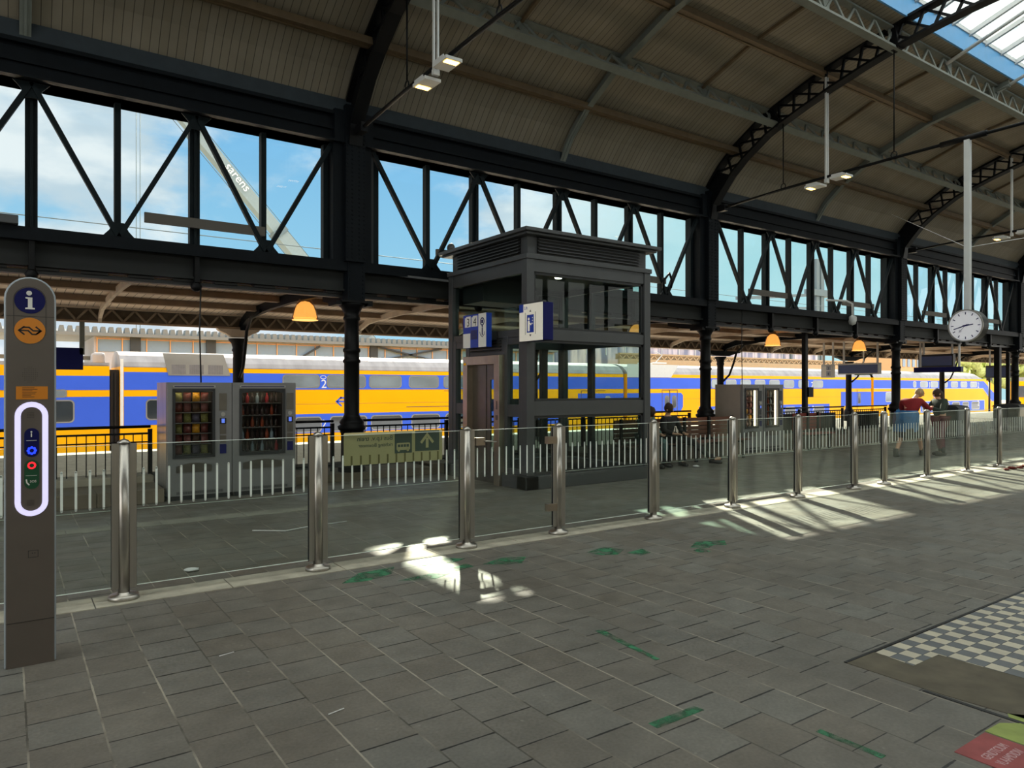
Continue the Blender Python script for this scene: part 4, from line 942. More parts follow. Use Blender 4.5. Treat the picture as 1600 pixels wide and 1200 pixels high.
# ================================================================ LAMPS
def bell(X, Y, label, lit=True):
    t = thing('pendant_lamp', label, 'lamp', (X, Y, 3.55), 'bell shaped canopy lamps')
    MB().tube([(X, Y, 3.66), (X, Y, 3.42)], .03, 8).build('stem', 'black', t)
    MB().lathe([(.05, .40), (.07, .47), (.09, .43)], (X, Y, 3.03), 14).build('lamp_holder', 'black', t)
    MB().lathe([(.262, 0), (.268, .02), (.255, .08), (.215, .24), (.16, .36), (.10, .45), (.07, .48)], (X, Y, 3.03), 24).build('outer_shade', 'lamp_glass', t)
    b = MB(); b.lathe([(.22, .03), (.235, .06), (.21, .18), (.165, .30), (.09, .37), (0, .39)], (X, Y, 3.03), 24); b.lathe([(.262, -.002), (.25, -.006), (.22, .028)], (X, Y, 3.03), 24); b.build('glowing_diffuser', 'lamp_orange', t)
bell(5.0, 14.5, 'glowing amber bell lamp left of the first column'); bell(14.5, 14.5, 'glowing amber bell lamp seen through the lift glass'); bell(20.8, 14.5, 'glowing amber bell lamp above the far vending machines'); bell(26.3, 14.6, 'dim amber bell lamp beside the third iron column')
def twin(X, Y, ztop, label, dim):
    t = thing('double_floodlight', label, 'lamp', (X, Y, 6.05), 'twin floodlights hung from the arches')
    b = MB(); b.box(X-.045, X-.02, Y-.02, Y+.02, 6.16, ztop); b.box(X+.02, X+.045, Y-.02, Y+.02, 6.16, ztop); b.box(X-.05, X+.05, Y-.03, Y+.03, 6.1, 6.18); b.build('twin_pole', 'white_bar', t)
    for s, dz, mm in ((-1, .07, 'lamp_warm'), (1, 0, 'lamp_warm' if dim else 'lamp_warm')):
        yc = Y+s*.30-.03
        b = MB(); b.prism([(X-.13, yc-.19, 6.06+dz), (X+.13, yc-.19, 6.06+dz), (X+.13, yc+.19, 6.06+dz), (X-.13, yc+.19, 6.06+dz)], (0, 0, .045)); b.box(X-.1, X+.1, yc-.05, yc+.17, 6.10+dz, 6.135+dz)
        for k in range(6): b.box(X-.12+.04*k, X-.11+.04*k, yc-.1, yc+.16, 6.105+dz, 6.15+dz)
        h = b.build('lamp_head', 'white_bar', t)
        b = MB(); b.box(X-.10, X+.10, yc+s*.11-.05, yc+s*.11+.05, 6.052+dz, 6.059+dz); b.build('light_panel', mm, h)
twin(5.0, 9.0, 8.25, 'twin floodlight with two lit panels at the top left centre', False); twin(14.6, 8.83, 8.4, 'twin floodlight under the second arch with star bright lamp', True); twin(24.2, 8.8, 8.4, 'twin floodlight near the right edge beyond the clock', True)
# ================================================================ CLOCK
t = thing('station_clock', 'round white station clock with black rim on a long grey pole', 'clock', (14.6, 6.03, 2.8))
CYc, CZ = 6.02, 2.79; pl = Plane((14.5, CYc, CZ), (0, -1, 0), (0, 0, 1))
MB().box(14.56, 14.66, 5.98, 6.08, 3.05, 6.28).build('pole', 'white_bar', t, bevel=.008)
b = MB(); b.prism([(14.5, CYc+.30*math.cos(math.pi*i/24), CZ+.30*math.sin(math.pi*i/24)) for i in range(48)], (.22, 0, 0)); b.build('case', 'black', t)
b = MB(); pl.stroke(b, [(.29*math.cos(math.pi*i/24), .29*math.sin(math.pi*i/24)) for i in range(48)], .022, 0, .02, True); b.build('rim', 'steel', t)
b = MB(); pl.disc(b, 0, 0, .282, 0, .004, 48); b.build('dial', 'clock_white', t)
b = MB()
for k in range(60):
    a = math.radians(6*k); r0, r1, w = (.205, .25, .016) if k % 5 == 0 else (.242, .25, .004); ca, sa = math.sin(a), math.cos(a)
    pl.poly(b, [(ca*r0-sa*w/2, sa*r0+ca*w/2), (ca*r1-sa*w/2, sa*r1+ca*w/2), (ca*r1+sa*w/2, sa*r1-ca*w/2), (ca*r0+sa*w/2, sa*r0-ca*w/2)], .004, .001)
b.build('hour_marks', 'navy', t)
def hand(nm, deg, l, bk, w0, w1, h, m):
    a = math.radians(deg); d = (math.sin(a), math.cos(a)); n = (d[1], -d[0])
    b = MB(); pl.poly(b, [(-d[0]*bk-n[0]*w0/2, -d[1]*bk-n[1]*w0/2), (-d[0]*bk+n[0]*w0/2, -d[1]*bk+n[1]*w0/2), (d[0]*l+n[0]*w1/2, d[1]*l+n[1]*w1/2), (d[0]*l-n[0]*w1/2, d[1]*l-n[1]*w1/2)][::-1], h, .002)
    return b, d
b, _ = hand('h', 82, .13, .05, .026, .018, .006, ''); b.build('hour_hand', 'navy', t)
b, _ = hand('m', 253, .21, .06, .022, .014, .009, ''); b.build('minute_hand', 'navy', t)
b, d = hand('s', 222, .17, .04, .005, .004, .012, ''); pl.stroke(b, [(d[0]*.13+.018*math.cos(i*.7854), d[1]*.13+.018*math.sin(i*.7854)) for i in range(8)], .005, .012, .002, True); b.build('second_hand', 'navy', t)
b = MB(); pl.disc(b, 0, 0, .014, .012, .004, 14); b.build('hub', 'navy', t)
for q, (p2, l) in enumerate((((20.0, 10.2, 6.45), 'thin guy wire from the clock pole up to the left'), ((20.0, 6.6, 5.25), 'thin guy wire from the clock pole towards the right edge'))):
    o = MB().tube([(14.6, 6.03, 4.25), p2], .006, 5); tag(o.build('guy_wire', 'white_bar', origin=(14.6, 6.03, 4.25)), l, 'wire')
# cables
for x, z0, z1, y, l in ((2.50, 1.72, 3.36, 12.1, 'thin black cable hanging behind the near vending machines'), (15.95, 1.72, 3.7, 12.05, 'thin black cable hanging above the far vending machines')):
    o = MB().tube([(x, y, z0), (x-.02, y, (z0+z1)/2), (x, y, z1)], .012, 6); tag(o.build('hanging_cable', 'black', origin=(x, y, z0)), l, 'cable')
# cctv camera and fixtures
t = thing('security_camera', 'white dome security camera on a curved arm above the far railing', 'camera', (21.2, 12.0, 3.7))
MB().tube([(20.0, 12.1, 4.25), (20.9, 12.0, 4.28), (21.15, 11.95, 4.2), (21.15, 11.95, 3.8)], .03, 8).build('arm', 'white_bar', t); MB().lathe([(0, -.14), (.09, -.1), (.12, 0), (.12, .12), (.06, .16)], (21.15, 11.95, 3.68), 14).build('dome', 'white_bar', t)
t = thing('loudspeaker', 'small grey loudspeaker clamped to the bracing left of the lift roof', 'loudspeaker', (7.0, 12.0, 4.3))
MB().blob((7.0, 12.0, 4.34), (.07, .1, .09)).build('horn', 'lift_grey', t); MB().bar((6.85, 12.05, 4.2), (7.1, 12.05, 4.2), .08, .06).build('clamp', 'lift_grey', t)
o = MB().tube([(12.9, 12.0, 4.0), (12.85, 11.95, 4.2), (13.05, 11.95, 4.4), (13.15, 11.95, 4.2), (13.1, 11.95, 4.05)], .03, 6); tag(o.build('wall_bracket', 'iron_black', origin=(12.9, 12, 4)), 'small curled black fixture at the foot of the bracing right of the lift', 'bracket')
o = MB().box(-.12, .12, 11.88, 12.02, 3.88, 4.0); tag(o.build('junction_box', 'lift_grey', origin=(0, 11.95, 3.88), bevel=.01), 'small grey box on the girder at the left edge of the photo', 'box')
# ================================================================ HANGING SIGNS
def hsign(X, ya, yb, z0, z1, label, m='screen', tilt=0, poles=True, extra=None, box='white_bar'):
    t = thing('hanging_sign', label, 'sign', (X, (ya+yb)/2, z0))
    MB().box(X, X+.22, yb, ya, z0, z1).build('housing', box, t, bevel=.01)
    pl = Plane((X, ya, z0), (0, -1, 0), (0, 0, 1)); w = ya-yb; h = z1-z0
    b = MB(); pl.rect(b, .04, w-.04, h*.1, h*.85, 0, .006); b.build('screen', m, t)
    if poles:
        for y in (ya-.12*w, yb+.06*w): MB().box(X+.08, X+.14, y-.03, y+.03, z1, 3.62).build('pole', 'white_bar', t)
    return t, pl, w, h
hsign(28.0, 16.45, 14.75, 2.17, 2.62, 'white framed departure display hanging right of the steel post', 'screen')
t, pl, w, h = hsign(28.1, 17.25, 16.75, 2.05, 2.60, 'small white platform number board left of the departure display', 'white')
b = MB(); pl.rect(b, .24, .44, .06, .28, .007); pl.rect(b, .24, .44, .31, .5, .007); b.build('number_tile', 'facade_grey', t)
text('3', 'numeral', 'navy', t, pl, .29, .33, .16, .01); text('4', 'numeral', 'navy', t, pl, .29, .1, .16, .01)
hsign(30.0, 14.2, 12.9, 2.45, 2.95, 'dark departure display right of the third iron column', 'screen', box='black')
hsign(29.0, 13.9, 12.2, 2.22, 2.42, 'long dark blue sign box under the dark display', 'navy', box='navy')
hsign(39.0, 15.3, 14.1, 2.1, 2.7, 'grey ribbed display box hanging above the grey litter bin', 'screen', box='lift_grey')
o = MB().box(31.5, 31.6, 17.7, 16.9, 2.2, 2.5); o = o.build('exit_sign', 'green_dark', origin=(31.5, 17.3, 2.2)); tag(o, 'small green exit sign below the departure display', 'sign')
o = MB(); o.box(31.52, 31.56, 17.28, 17.32, 2.5, 3.6); o.build('pole', 'white_bar', bpy.data.objects['exit_sign'])
t = thing('hanging_sign', 'plain dark blue hanging sign just right of the information pillar', 'sign', (1.6, 19.3, 2.4))
MB().box(.55, 1.42, 19.15, 19.25, 2.05, 2.55).build('housing', 'navy', t); MB().box(1.35, 1.45, 19.15, 19.25, 2.4, 3.18).build('pole', 'purlin_grey', t)
# ================================================================ LITTER BINS
def bin_(X, Y, w, d, h, label, small=False):
    t = thing('litter_bin', label, 'litter bin', (X, Y, 0), 'large grey platform litter bins')
    MB().box(X-d/2, X+d/2, Y-w/2, Y+w/2, .12, h-.12).build('body', 'bin_grey', t, bevel=.03)
    MB().box(X-d/2+.04, X+d/2-.04, Y-w/2+.04, Y+w/2-.04, 0, .12).build('foot', 'bin_dark', t)
    b = MB(); b.prism([(X-d/2-.02, Y-w/2-.03, h-.12), (X-d/2-.02, Y-w/2+.05, h-.04), (X-d/2-.02, Y, h), (X-d/2-.02, Y+w/2-.05, h-.04), (X-d/2-.02, Y+w/2+.03, h-.12)], (d+.04, 0, 0)); b.build('lid', 'bin_dark', t)
    for s in (-1, 1):
        b = MB(); b.box(X-d/2-.012, X-d/2, Y+s*w/4-w*.21, Y+s*w/4+w*.21, .2, h-.16); p = b.build('door', 'bin_grey' if s > 0 else 'bin_dark', t)
        b = MB(); b.box(X-d/2-.016, X-d/2-.012, Y+s*w/4-.12, Y+s*w/4+.12, h-.30, h-.2); b.build('slot', 'black', p)
    MB().box(X-.1, X+.1, Y-w/2-.012, Y-w/2, h*.45, h*.55).build('side_plate', 'bin_dark', t)
bin_(25.2, 10.9, .75, .75, 1.08, 'large grey litter bin with domed lid right of the walking people'); bin_(31.6, 11.5, .9, 1.0, 1.02, 'large grey litter bin at the right edge under the black posts')
# ================================================================ GROUND DETAILS
GR = [[(2.3, 5.75), (2.55, 5.98), (2.9, 6.0), (2.78, 5.8), (2.5, 5.7)], [(2.72, 5.55), (3.05, 5.6), (3.2, 5.5), (3.0, 5.42)], [(3.1, 5.9), (3.45, 6.02), (3.6, 5.9), (3.4, 5.82)], [(3.62, 5.62), (3.9, 5.72), (4.12, 5.62), (3.95, 5.45), (3.8, 5.5)], [(3.25, 5.65), (3.5, 5.72), (3.52, 5.6), (3.3, 5.55)],
      [(4.72, 5.42), (5.02, 5.5), (5.12, 5.3), (4.92, 5.18), (4.78, 5.25)], [(5.05, 5.18), (5.3, 5.22), (5.25, 5.05), (5.08, 5.02)], [(5.75, 4.98), (6.0, 5.12), (6.32, 5.0), (6.15, 4.84), (6.05, 4.92), (5.9, 4.86)], [(5.65, 4.86), (5.8, 4.9), (5.78, 4.74), (5.66, 4.75)],
      [(3.25, 3.64), (3.31, 3.64), (3.235, 3.04), (3.20, 3.04)], [(2.57, 2.49), (2.90, 2.49), (2.91, 2.43), (2.57, 2.43)], [(3.165, 1.97), (3.205, 1.97), (3.215, 1.66), (3.175, 1.66)]]
b = MB()
for P in GR: b.prism([(x, y, 0) for x, y in P], (0, 0, .002))
tag(b.build('paint_mark', 'paint_green', origin=(4, 5, 0)), 'worn green paint marks scattered on the pavers', 'paint', kind='stuff')
t = thing('floor_graphic', 'red paving tile with pink lettering at the bottom right corner', 'floor marking', (3.66, 1.3, 0))
MB().box(3.50, 3.815, 1.19, 1.50, 0, .003).build('painted_tile', 'paint_red', t)
plg = Plane((3.5, 1.19, .003), (1, 0, 0), (0, 1, 0))
text('GENDTCIUM', 'lettering', 'paint_pink', t, plg, .045, .185, .058, .0005, squeeze=.63); text('VLAAMDIDIV', 'lettering', 'paint_pink', t, plg, .045, .125, .058, .0005, squeeze=.63)
o = MB(); o.prism([(3.83, 1.505, 0), (3.83, 1.2, 0), (4.06, 1.2, 0), (4.06, 1.44, 0), (3.98, 1.50, 0)], (0, 0, .003)); o.prism([(4.09, 1.40, 0), (4.09, 1.50, 0), (4.13, 1.52, 0), (4.2, 1.44, 0), (4.2, 1.36, 0)], (0, 0, .003)); tag(o.build('painted_tile', 'paint_lime', origin=(3.95, 1.35, 0)), 'lime green painted tile beside the red lettered tile', 'floor marking')
def crumple(x, y, s, label, m, name, cat, seed):
    b = MB(); b.blob((0, 0, s*.3), (s, s*.8, s*.3), seed, .35, 9, 6); o = b.build(name, m); o.location = (x, y, 0); tag(o, label, cat); return o
from types import SimpleNamespace as NS_
crumple(1.35, 6.9, .055, 'crumpled white tissue on the pavers behind the left fence panel', 'paper', 'paper_tissue', 'litter', 3)
crumple(11.62, 9.9, .07, 'small grey crumpled paper on the far floor right of the lift', 'paper', 'paper_scrap', 'litter', 5)
for k in range(5): crumple(16.2+.32*k, 5.98+.02*(k % 2), .07+.02*(k % 2), ['leftmost', 'second', 'middle', 'fourth', 'rightmost'][k]+' dark red leaf scrap in the row at the fence foot, right edge', 'terracotta', 'leaf_scrap', 'litter', 11+k)['group'] = 'dark red scraps at the fence foot'
for k, (x, y, l) in enumerate(((1.06, 4.62, 'thin white straw on the pavers left of centre'), (1.32, 3.48, 'white scrap lying in a paver joint'))):
    o = MB().bar((x, y, .004), (x+.09, y+.02, .004), .006, .004); tag(o.build('white_scrap', 'paper', origin=(x, y, 0)), l, 'litter')
o = MB().tube([(2.3, 8.45, .006), (2.6, 8.2, .006), (2.9, 8.3, .006), (3.4, 8.35, .006)], .006, 5); tag(o.build('white_string', 'paper', origin=(2.6, 8.3, 0)), 'thin white string lying behind the second fence post', 'litter')
# ================================================================ TRAIN
TY = 30.1; TW = 2.9
def px2x(px, Y=TY):
    q = (px-800)/1120; c, s = math.cos(math.radians(54.87)), math.sin(math.radians(54.87)); return Y*(c+q*s)/(s-q*c)
def coach(x0, x1, label, lowroof=False, nose=False):
    t = thing('train_coach', label, 'train', ((x0+x1)/2, TY+TW/2, -1.3), 'coaches of the yellow and blue double deck train')
    xe = x1 if not nose else px2x(1535)
    zr = 2.42
    body = MB()
    if nose: body.prism([(x0, TY, -.78), (px2x(1558), TY, -.78), (px2x(1559.5), TY, .3), (px2x(1555.5), TY, 1.75), (px2x(1547), TY, 2.15), (px2x(1541), TY, zr), (x0, TY, zr)], (0, TW, 0))
    else: body.box(x0, x1, TY, TY+TW, -.78, zr)
    body.build('body', 'ns_yellow', t)
    rf = [(TY, zr), (TY+.1, 2.6), (TY+.4, 2.85), (TY+.9, 3.0), (TY+1.45, 3.04), (TY+2.0, 3.0), (TY+2.5, 2.85), (TY+2.8, 2.6), (TY+TW, zr)]
    b = MB()
    if lowroof: rf = [(TY, 2.05), (TY+.1, 2.2), (TY+.5, 2.35), (TY+.7, 2.5), (TY+2.2, 2.5), (TY+2.8, 2.2), (TY+TW, 2.05)]
    ring = [(x0, y, z) for y, z in rf]
    if nose:
        k = len(rf); vs = [(x0, y, z) for y, z in rf]+[(px2x(1530), y, z) for y, z in rf]+[(px2x(1546), y, min(z, 2.45)-.2) for y, z in rf]
        b.add(vs, [(j*k+i, j*k+i+1, (j+1)*k+i+1, (j+1)*k+i) for j in range(2) for i in range(k-1)], True)
    else: b.prism(ring, (x1-x0, 0, 0))
    b.build('roof', 'train_roof', t)
    pl = Plane((x0, TY, 0), (1, 0, 0), (0, 0, 1)); L = x1-x0
    sk = MB(); sk.box(x0+.3, (x1 if not nose else px2x(1554))-.3, TY+.12, TY+TW-.12, -1.22, -.78); sk.build('underframe', 'train_skirt', t)
    for xc in (x0+3.6, (x1 if not nose else px2x(1556))-3.6):
        bg = MB(); bg.box(xc-1.6, xc+1.6, TY+.05, TY+.2, -1.2, -.95)
        for dx in (-1.25, 1.25): bg.tube([(xc+dx, TY+.1, -1.02), (xc+dx, TY+.3, -1.02)], .36, 16)
        bg.build('bogie', 'rubber', t)
    return t, pl, L
def win(pl, t, u0, u1, v0, v1, m='train_glass', fm='vend_steel', r=.12):
    f = MB(); pl.rrect(f, u0-.05, u1+.05, v0-.05, v1+.05, r+.04, .012, .006); fo = f.build('window', fm, t)
    g = MB(); pl.rrect(g, u0, u1, v0, v1, r, .018, .004); g.build('pane', m, fo)
# --- coach 1 (partly hidden at left)
X1 = px2x(176)
t, pl, L = coach(X1-24, X1-.1, 'double deck coach end at the far left, left of the dark gangway', True)
U = lambda px: px2x(px)-pl.o.x
b = MB(); pl.rect(b, 0, L, 1.55, 2.06, .002, .01); pl.rect(b, 0, L, .22, 1.3, .002, .01); b.build('blue_band', 'ns_blue', t)
b = MB(); pl.rect(b, 0, L, 2.06, 2.55, -.08, .02); b.build('roof_side_panel', 'train_roof', t)
b = MB(); pl.stroke(b, [(U(95), 2.12), (U(125), 2.12), (U(125), 2.45), (U(95), 2.45)], .02, -.055, .01, True); pl.stroke(b, [(U(132), 2.12), (U(168), 2.12), (U(168), 2.45), (U(132), 2.45)], .02, -.055, .01, True); b.build('roof_hatch', 'train_roof_dark', t)
win(pl, t, U(80), U(114), .42, 1.15); win(pl, t, U(70), U(102), 1.33, 1.52, 'train_glass_pale', r=.05)
b = MB(); b.box(px2x(147), px2x(168), 30.8, 31.6, 2.5, 2.95); b.build('roof_unit', 'train_roof', t, bevel=.1)
# gangway
g = MB(); g.box(X1-.08, px2x(188)-.02, TY+.25, TY+TW-.25, -.9, 2.3); 
for k in range(2): g.box(X1-.04+.12*k, X1+.02+.12*k, TY+.18, TY+.3, -.6, 2.2)
tag(g.build('gangway_bellows', 'rubber', origin=(X1, TY+1, -.9)), 'dark ribbed gangway between the two coaches at the left', 'gangway')
# --- coach 2
XA = px2x(188); XB = px2x(974)
t, pl, L = coach(XA, XB, 'double deck coach behind the near vending machines and first column')
U = lambda px: px2x(px)-pl.o.x
b = MB(); pl.rect(b, .12, L, 1.55, 2.22, .002, .01); pl.rect(b, .12, U(330), .22, 1.3, .002, .01); pl.rect(b, U(330), U(885), -.32, .50, .002, .01); pl.rect(b, U(903), L, .22, 1.3, .002, .01); b.build('blue_band', 'ns_blue', t)
b = MB(); pl.rect(b, 0, .10, .2, 2.7, .0, .014); b.build('end_edge', 'white', t)
b = MB(); pl.rect(b, .1, L, 2.40, 2.43, .0, .012); b.build('rain_strip', 'train_roof', t)
wins = [(443, 498), (512, 570), (578, 626), (640, 684), (694, 730)]
for a, c in wins: win(pl, t, U(a), U(c), 1.66, 2.14, 'train_glass_pale')
for a, c in [(462, 501), (517, 572), (581, 627), (644, 686), (697, 732)]: win(pl, t, U(a), U(c), -.24, .34)
win(pl, t, U(230), U(268), .45, 1.15)
b = MB(); pl.poly(b, [(U(254), 2.95), (U(349), 2.95), (U(360), 2.1), (U(263), 2.1)], .012, .02); ac = b.build('ventilation_panel', 'vend_steel', t)
b = MB()
for a, c in ((268, 290), (296, 318), (325, 348)):
    for k in range(14):
        u = U(a)+(U(c)-U(a))*k/14; pl.rect(b, u, u+.03, 2.16, 2.52, .033, .006)
b.build('grille', 'train_roof_dark', ac)
for v in (1.62, -.12): text('2', 'class_number', 'white', t, pl, U(501.5), v, .52, .014)
b = MB(); pl.stroke(b, [(U(505)+.13*math.cos(k*.698), 2.08+.07*math.sin(k*.698)) for k in range(9)], .02, .014, .004, True); b.build('quiet_symbol', 'white', t)
b = MB(); logo(b, pl, U(541), 1.02, .72, .075, .004); b.build('arrow_emblem', 'ns_blue', t)
b = MB(); pl.rect(b, U(635), U(730), .72, .745, .003, .004); pl.rect(b, U(694), U(745), 1.46, 1.48, .003, .004); pl.rect(b, .1, L, .925, .935, .001, .003); b.build('panel_seam', 'train_skirt', t)
win(pl, t, U(946), U(953), .55, 1.1, 'train_glass_pale')
for a in (908, 925):
    b = MB(); pl.stroke(b, [(U(a), -.7), (U(a), 1.45), (U(a)+1.0, 1.45)], .035, .014, .004); b.build('door_outline', 'train_skirt', t)
# --- gap, coach 3
g = MB(); g.box(px2x(974)+.02, px2x(980)-.02, TY+.25, TY+TW-.25, -.9, 2.6); tag(g.build('gangway_bellows', 'train_roof_dark', origin=(px2x(977), TY+1, -.9)), 'grey curved gangway visible through the lift glass', 'gangway')
XC = px2x(980); XD = px2x(1361)
t, pl, L = coach(XC, XD, 'double deck coach between the lift and the third iron column')
U = lambda px: px2x(px)-pl.o.x
b = MB(); pl.rect(b, 0, L, 1.55, 2.22, .002, .01); pl.poly(b, [(0, .22), (U(1064), .22), (U(1067), .45), (U(1067), 1.15), (U(1064), 1.3), (0, 1.3)], .002, .01)
pl.rect(b, U(1092), U(1296), -.32, .42, .002, .01); pl.rect(b, U(1314), L, .22, 1.3, .002, .01); b.build('blue_band', 'ns_blue', t)
b = MB(); pl.poly(b, [(0, 2.24), (U(1048), 2.24), (U(1060), 3.0), (0, 3.0)], .0, .02); b.build('smooth_roof_panel', 'white_bar', t)
for k in range(8):
    a = 1112+k*22.6; 
    if 1245 < a < 1250: pass
    win(pl, t, U(a), U(a+15), 1.66, 2.1, 'train_glass_pale')
    win(pl, t, U(a+2), U(a+17), -.24, .22)
for v in (1.62, -.12): text('2', 'class_number', 'white', t, pl, U(1267 if v > 0 else 1268.5), v, .6, .014)
win(pl, t, U(1005), U(1015), .55, 1.15, 'train_glass_pale', r=.1)
for a, c in ((1034.5, 1046), (1046.5, 1058)):
    b = MB(); pl.stroke(b, [(U(a), -.75), (U(a), 1.48), (U(c), 1.48), (U(c), -.75)], .04, .014, .004); b.build('door_outline', 'train_skirt', t)
for a in (1041.5, 1053): win(pl, t, U(a)-.12, U(a)+.16, .42, 1.1, r=.12, fm='train_roof_dark')
for a in (1329, 1339): b = MB(); pl.stroke(b, [(U(a), -.75), (U(a), 1.48)], .05, .014, .004); b.build('door_outline', 'train_skirt', t)
win(pl, t, U(1341), U(1344), .42, 1.15, fm='train_roof_dark', r=.05)
b = MB(); pl.rect(b, 0, L, .925, .935, .001, .003); b.build('panel_seam', 'train_skirt', t)
# pantograph
g = MB(); zc = 3.1
for s in (0, 1.2): g.tube([(px2x(1040), 31+s, zc), (px2x(1052), 31+s, zc+.55), (px2x(1040), 31+s, zc+.75)], .035, 6)
g.bar((px2x(1036), 31.0, zc+.05), (px2x(1058), 31.0, zc+.05), .08, .08); g.bar((px2x(1036), 32.2, zc+.05), (px2x(1058), 32.2, zc+.05), .08, .08)
g.build('pantograph', 'white_bar', t)
# --- coach 4 with cab
g = MB(); g.box(px2x(1361)+.02, px2x(1365)-.02, TY+.25, TY+TW-.25, -.9, 2.6); tag(g.build('gangway_bellows', 'train_roof_dark', origin=(px2x(1363), TY+1, -.9)), 'grey curved gangway left of the third iron column', 'gangway')
XE = px2x(1365)
t, pl, L = coach(XE, px2x(1558), 'sloping front cab coach of the double deck train at the right', nose=True)
U = lambda px: px2x(px)-pl.o.x
b = MB(); pl.poly(b, [(0, 1.55), (U(1535), 1.55), (U(1549), .3), (U(1558.6), .3), (U(1558), .95), (U(1551), 1.2), (U(1537), 2.22), (0, 2.22)], .002, .01)
pl.rect(b, 0, U(1398), .22, 1.3, .002, .01); pl.rect(b, U(1438), U(1538), -.55, .42, .002, .01); b.build('blue_band', 'ns_blue', t)
b = MB(); pl.stroke(b, [(U(1438), -.55), (U(1538), -.55), (U(1538), .42), (U(1438), .42)], .06, .011, .004, True); pl.stroke(b, [(0, 1.53), (U(1536), 1.53), (U(1550), .27)], .05, .011, .004); b.build('white_trim', 'white_bar', t)
for a, c in ((1427, 1431), (1438, 1449), (1454, 1465), (1475, 1480), (1486, 1496), (1501, 1510.5), (1516, 1526)): win(pl, t, U(a), U(c), 1.68, 2.1, 'train_glass_pale', 'white_bar')
for a, c in ((1441, 1450), (1455, 1464), (1469, 1483), (1488, 1499), (1504, 1513), (1518, 1530)): win(pl, t, U(a), U(c), -.38, .25, 'train_glass', 'white_bar')
win(pl, t, U(1384), U(1396), .5, 1.2, 'train_glass_pale', 'white_bar')
for v in (1.62, -.1): text('2', 'class_number', 'white', t, pl, U(1527), v, .7, .022)
text('1', 'class_number', 'white', t, pl, U(1450.5), 1.62, .7, .022)
b = MB(); logo(b, pl, U(1463), .98, 1.0, .09, .004); b.build('arrow_emblem', 'ns_blue', t)
b = MB(); b.box(px2x(1555), px2x(1558.5), TY+.2, TY+TW-.2, -1.25, -.8); b.build('front_bumper', 'rubber', t)
b = MB(); x = px2x(1557); b.prism([(x, TY+.4, 1.2), (x-1.2, TY+.4, 2.0), (x-1.2, TY+TW-.4, 2.0), (x, TY+TW-.4, 1.2)], (.25, 0, .1)); b.build('windscreen', 'train_glass', t)
# second train glimpsed at the far right
t = thing('train_coach', 'yellow train front glimpsed between the black posts at the right edge', 'train', (112, 36.5, -1.3))
MB().box(104, 122, 35, 38, -1.0, 2.4).build('body', 'ns_yellow', t); MB().box(103.9, 104, 35.5, 37.5, .4, 1.8).build('windscreen', 'train_glass', t); MB().box(104, 122, 35.2, 37.8, 2.4, 2.9).build('roof', 'train_roof', t)
# ================================================================ BEYOND THE TRACKS
t = thing('station_building', 'long grey canopy building with orange window bars and toothed roof edge beyond the train', 'building', (10, 42, -1.5))
bx0, bx1 = 3.6, 33.5
MB().box(bx0, bx1, 42.1, 48, -1.5, 4.25).build('wall', 'facade_grey', t)
MB().box(-30, 33.5, 41.6, 48, 4.25, 4.42).build('eave', 'eave_grey', t)
MB().box(-30, 3.6, 44, 44.2, 3.1, 3.3).build('side_beam', 'eave_grey', t)
for x in (-22, -14, -6): MB().box(x, x+.25, 43, 43.25, -1.5, 4.3).build('support', 'eave_grey', t)
b = MB(); x = -30
while x < 33.4: b.prism([(x, 41.7, 4.42), (x+.27, 41.7, 4.42), (x+.22, 41.7, 4.72), (x+.05, 41.7, 4.72)], (0, .6, 0)); x += .36
b.build('roof_teeth', 'eave_grey', t)
MB().box(-30, 33.5, 44, 48, 4.42, 4.7).build('roof', 'white_bar', t)
pl = Plane((bx0, 42.1, 0), (1, 0, 0), (0, 0, 1)); x = .15; k = 0
while x < bx1-bx0-1:
    w = 1.08; f = MB(); [pl.rect(f, *r, 0, .08) for r in ((x-.05, x, 3.2, 4.2), (x, x+w, 4.12, 4.16))]; fo = f.build('window', 'facade_orange', t)
    g = MB(); pl.rect(g, x, x+w, 3.48, 4.12, .01, .02); g.build('pane', 'facade_glass', fo); x += w+.06
    k += 1
for px in (203, 322, 578):
    x = px2x(px, 42)-bx0; 
    if x > 0: b = MB(); pl.rect(b, x, x+.5, 3.2, 4.25, .1, .1); b.build('grey_pier', 'plate_grey', t)
b = MB()
for a, c in (((590, 4.2), (690, 3.3)), ((590, 3.3), (690, 4.2)), ((470, 3.4), (500, 4.1))): b.bar((px2x(a[0], 41.9), 41.9, a[1]), (px2x(c[0], 41.9), 41.9, c[1]), .1, .12, up=(0, 1, 0))
b.build('cross_brace', 'plate_grey', t)
t = thing('striped_building', 'pale building with vertical bluish stripes above a beige lattice eave, right of the lift', 'building', (56, 44, -1.5))
MB().box(36.0, 71, 44, 52, -1.5, 9).build('facade', 'striped_facade', t)
b = MB(); [b.box(36+2.2*k, 36.08+2.2*k, 43.94, 44, 4.3, 9) for k in range(16)]; b.box(36, 71, 43.95, 44, 5.05, 5.1); b.build('glazing_bars', 'white_bar', t)
MB().box(40, 76, 41.9, 42.1, 4.30, 4.42).build('eave_board', 'eave_beige', t); MB().box(40, 76, 41.9, 42.1, 3.5, 3.95).build('lower_board', 'eave_beige', t)
b = MB(); x = 40; k = 0
while x < 76: a, c = (3.95, 4.3) if k % 2 else (4.3, 3.95); b.bar((x, 42, a), (x+.4, 42, c), .08, .1); x += .4; k += 1
b.box(40, 76, 42.3, 42.4, 3.9, 4.35); b.build('lattice_eave', 'eave_beige', t)
t = thing('orange_building', 'orange brick building seen right of the third iron column', 'building', (118, 52, -1.5)); MB().box(104.8, 110.7, 52, 60, -1.5, 6.6).build('wall', 'facade_orange', t)
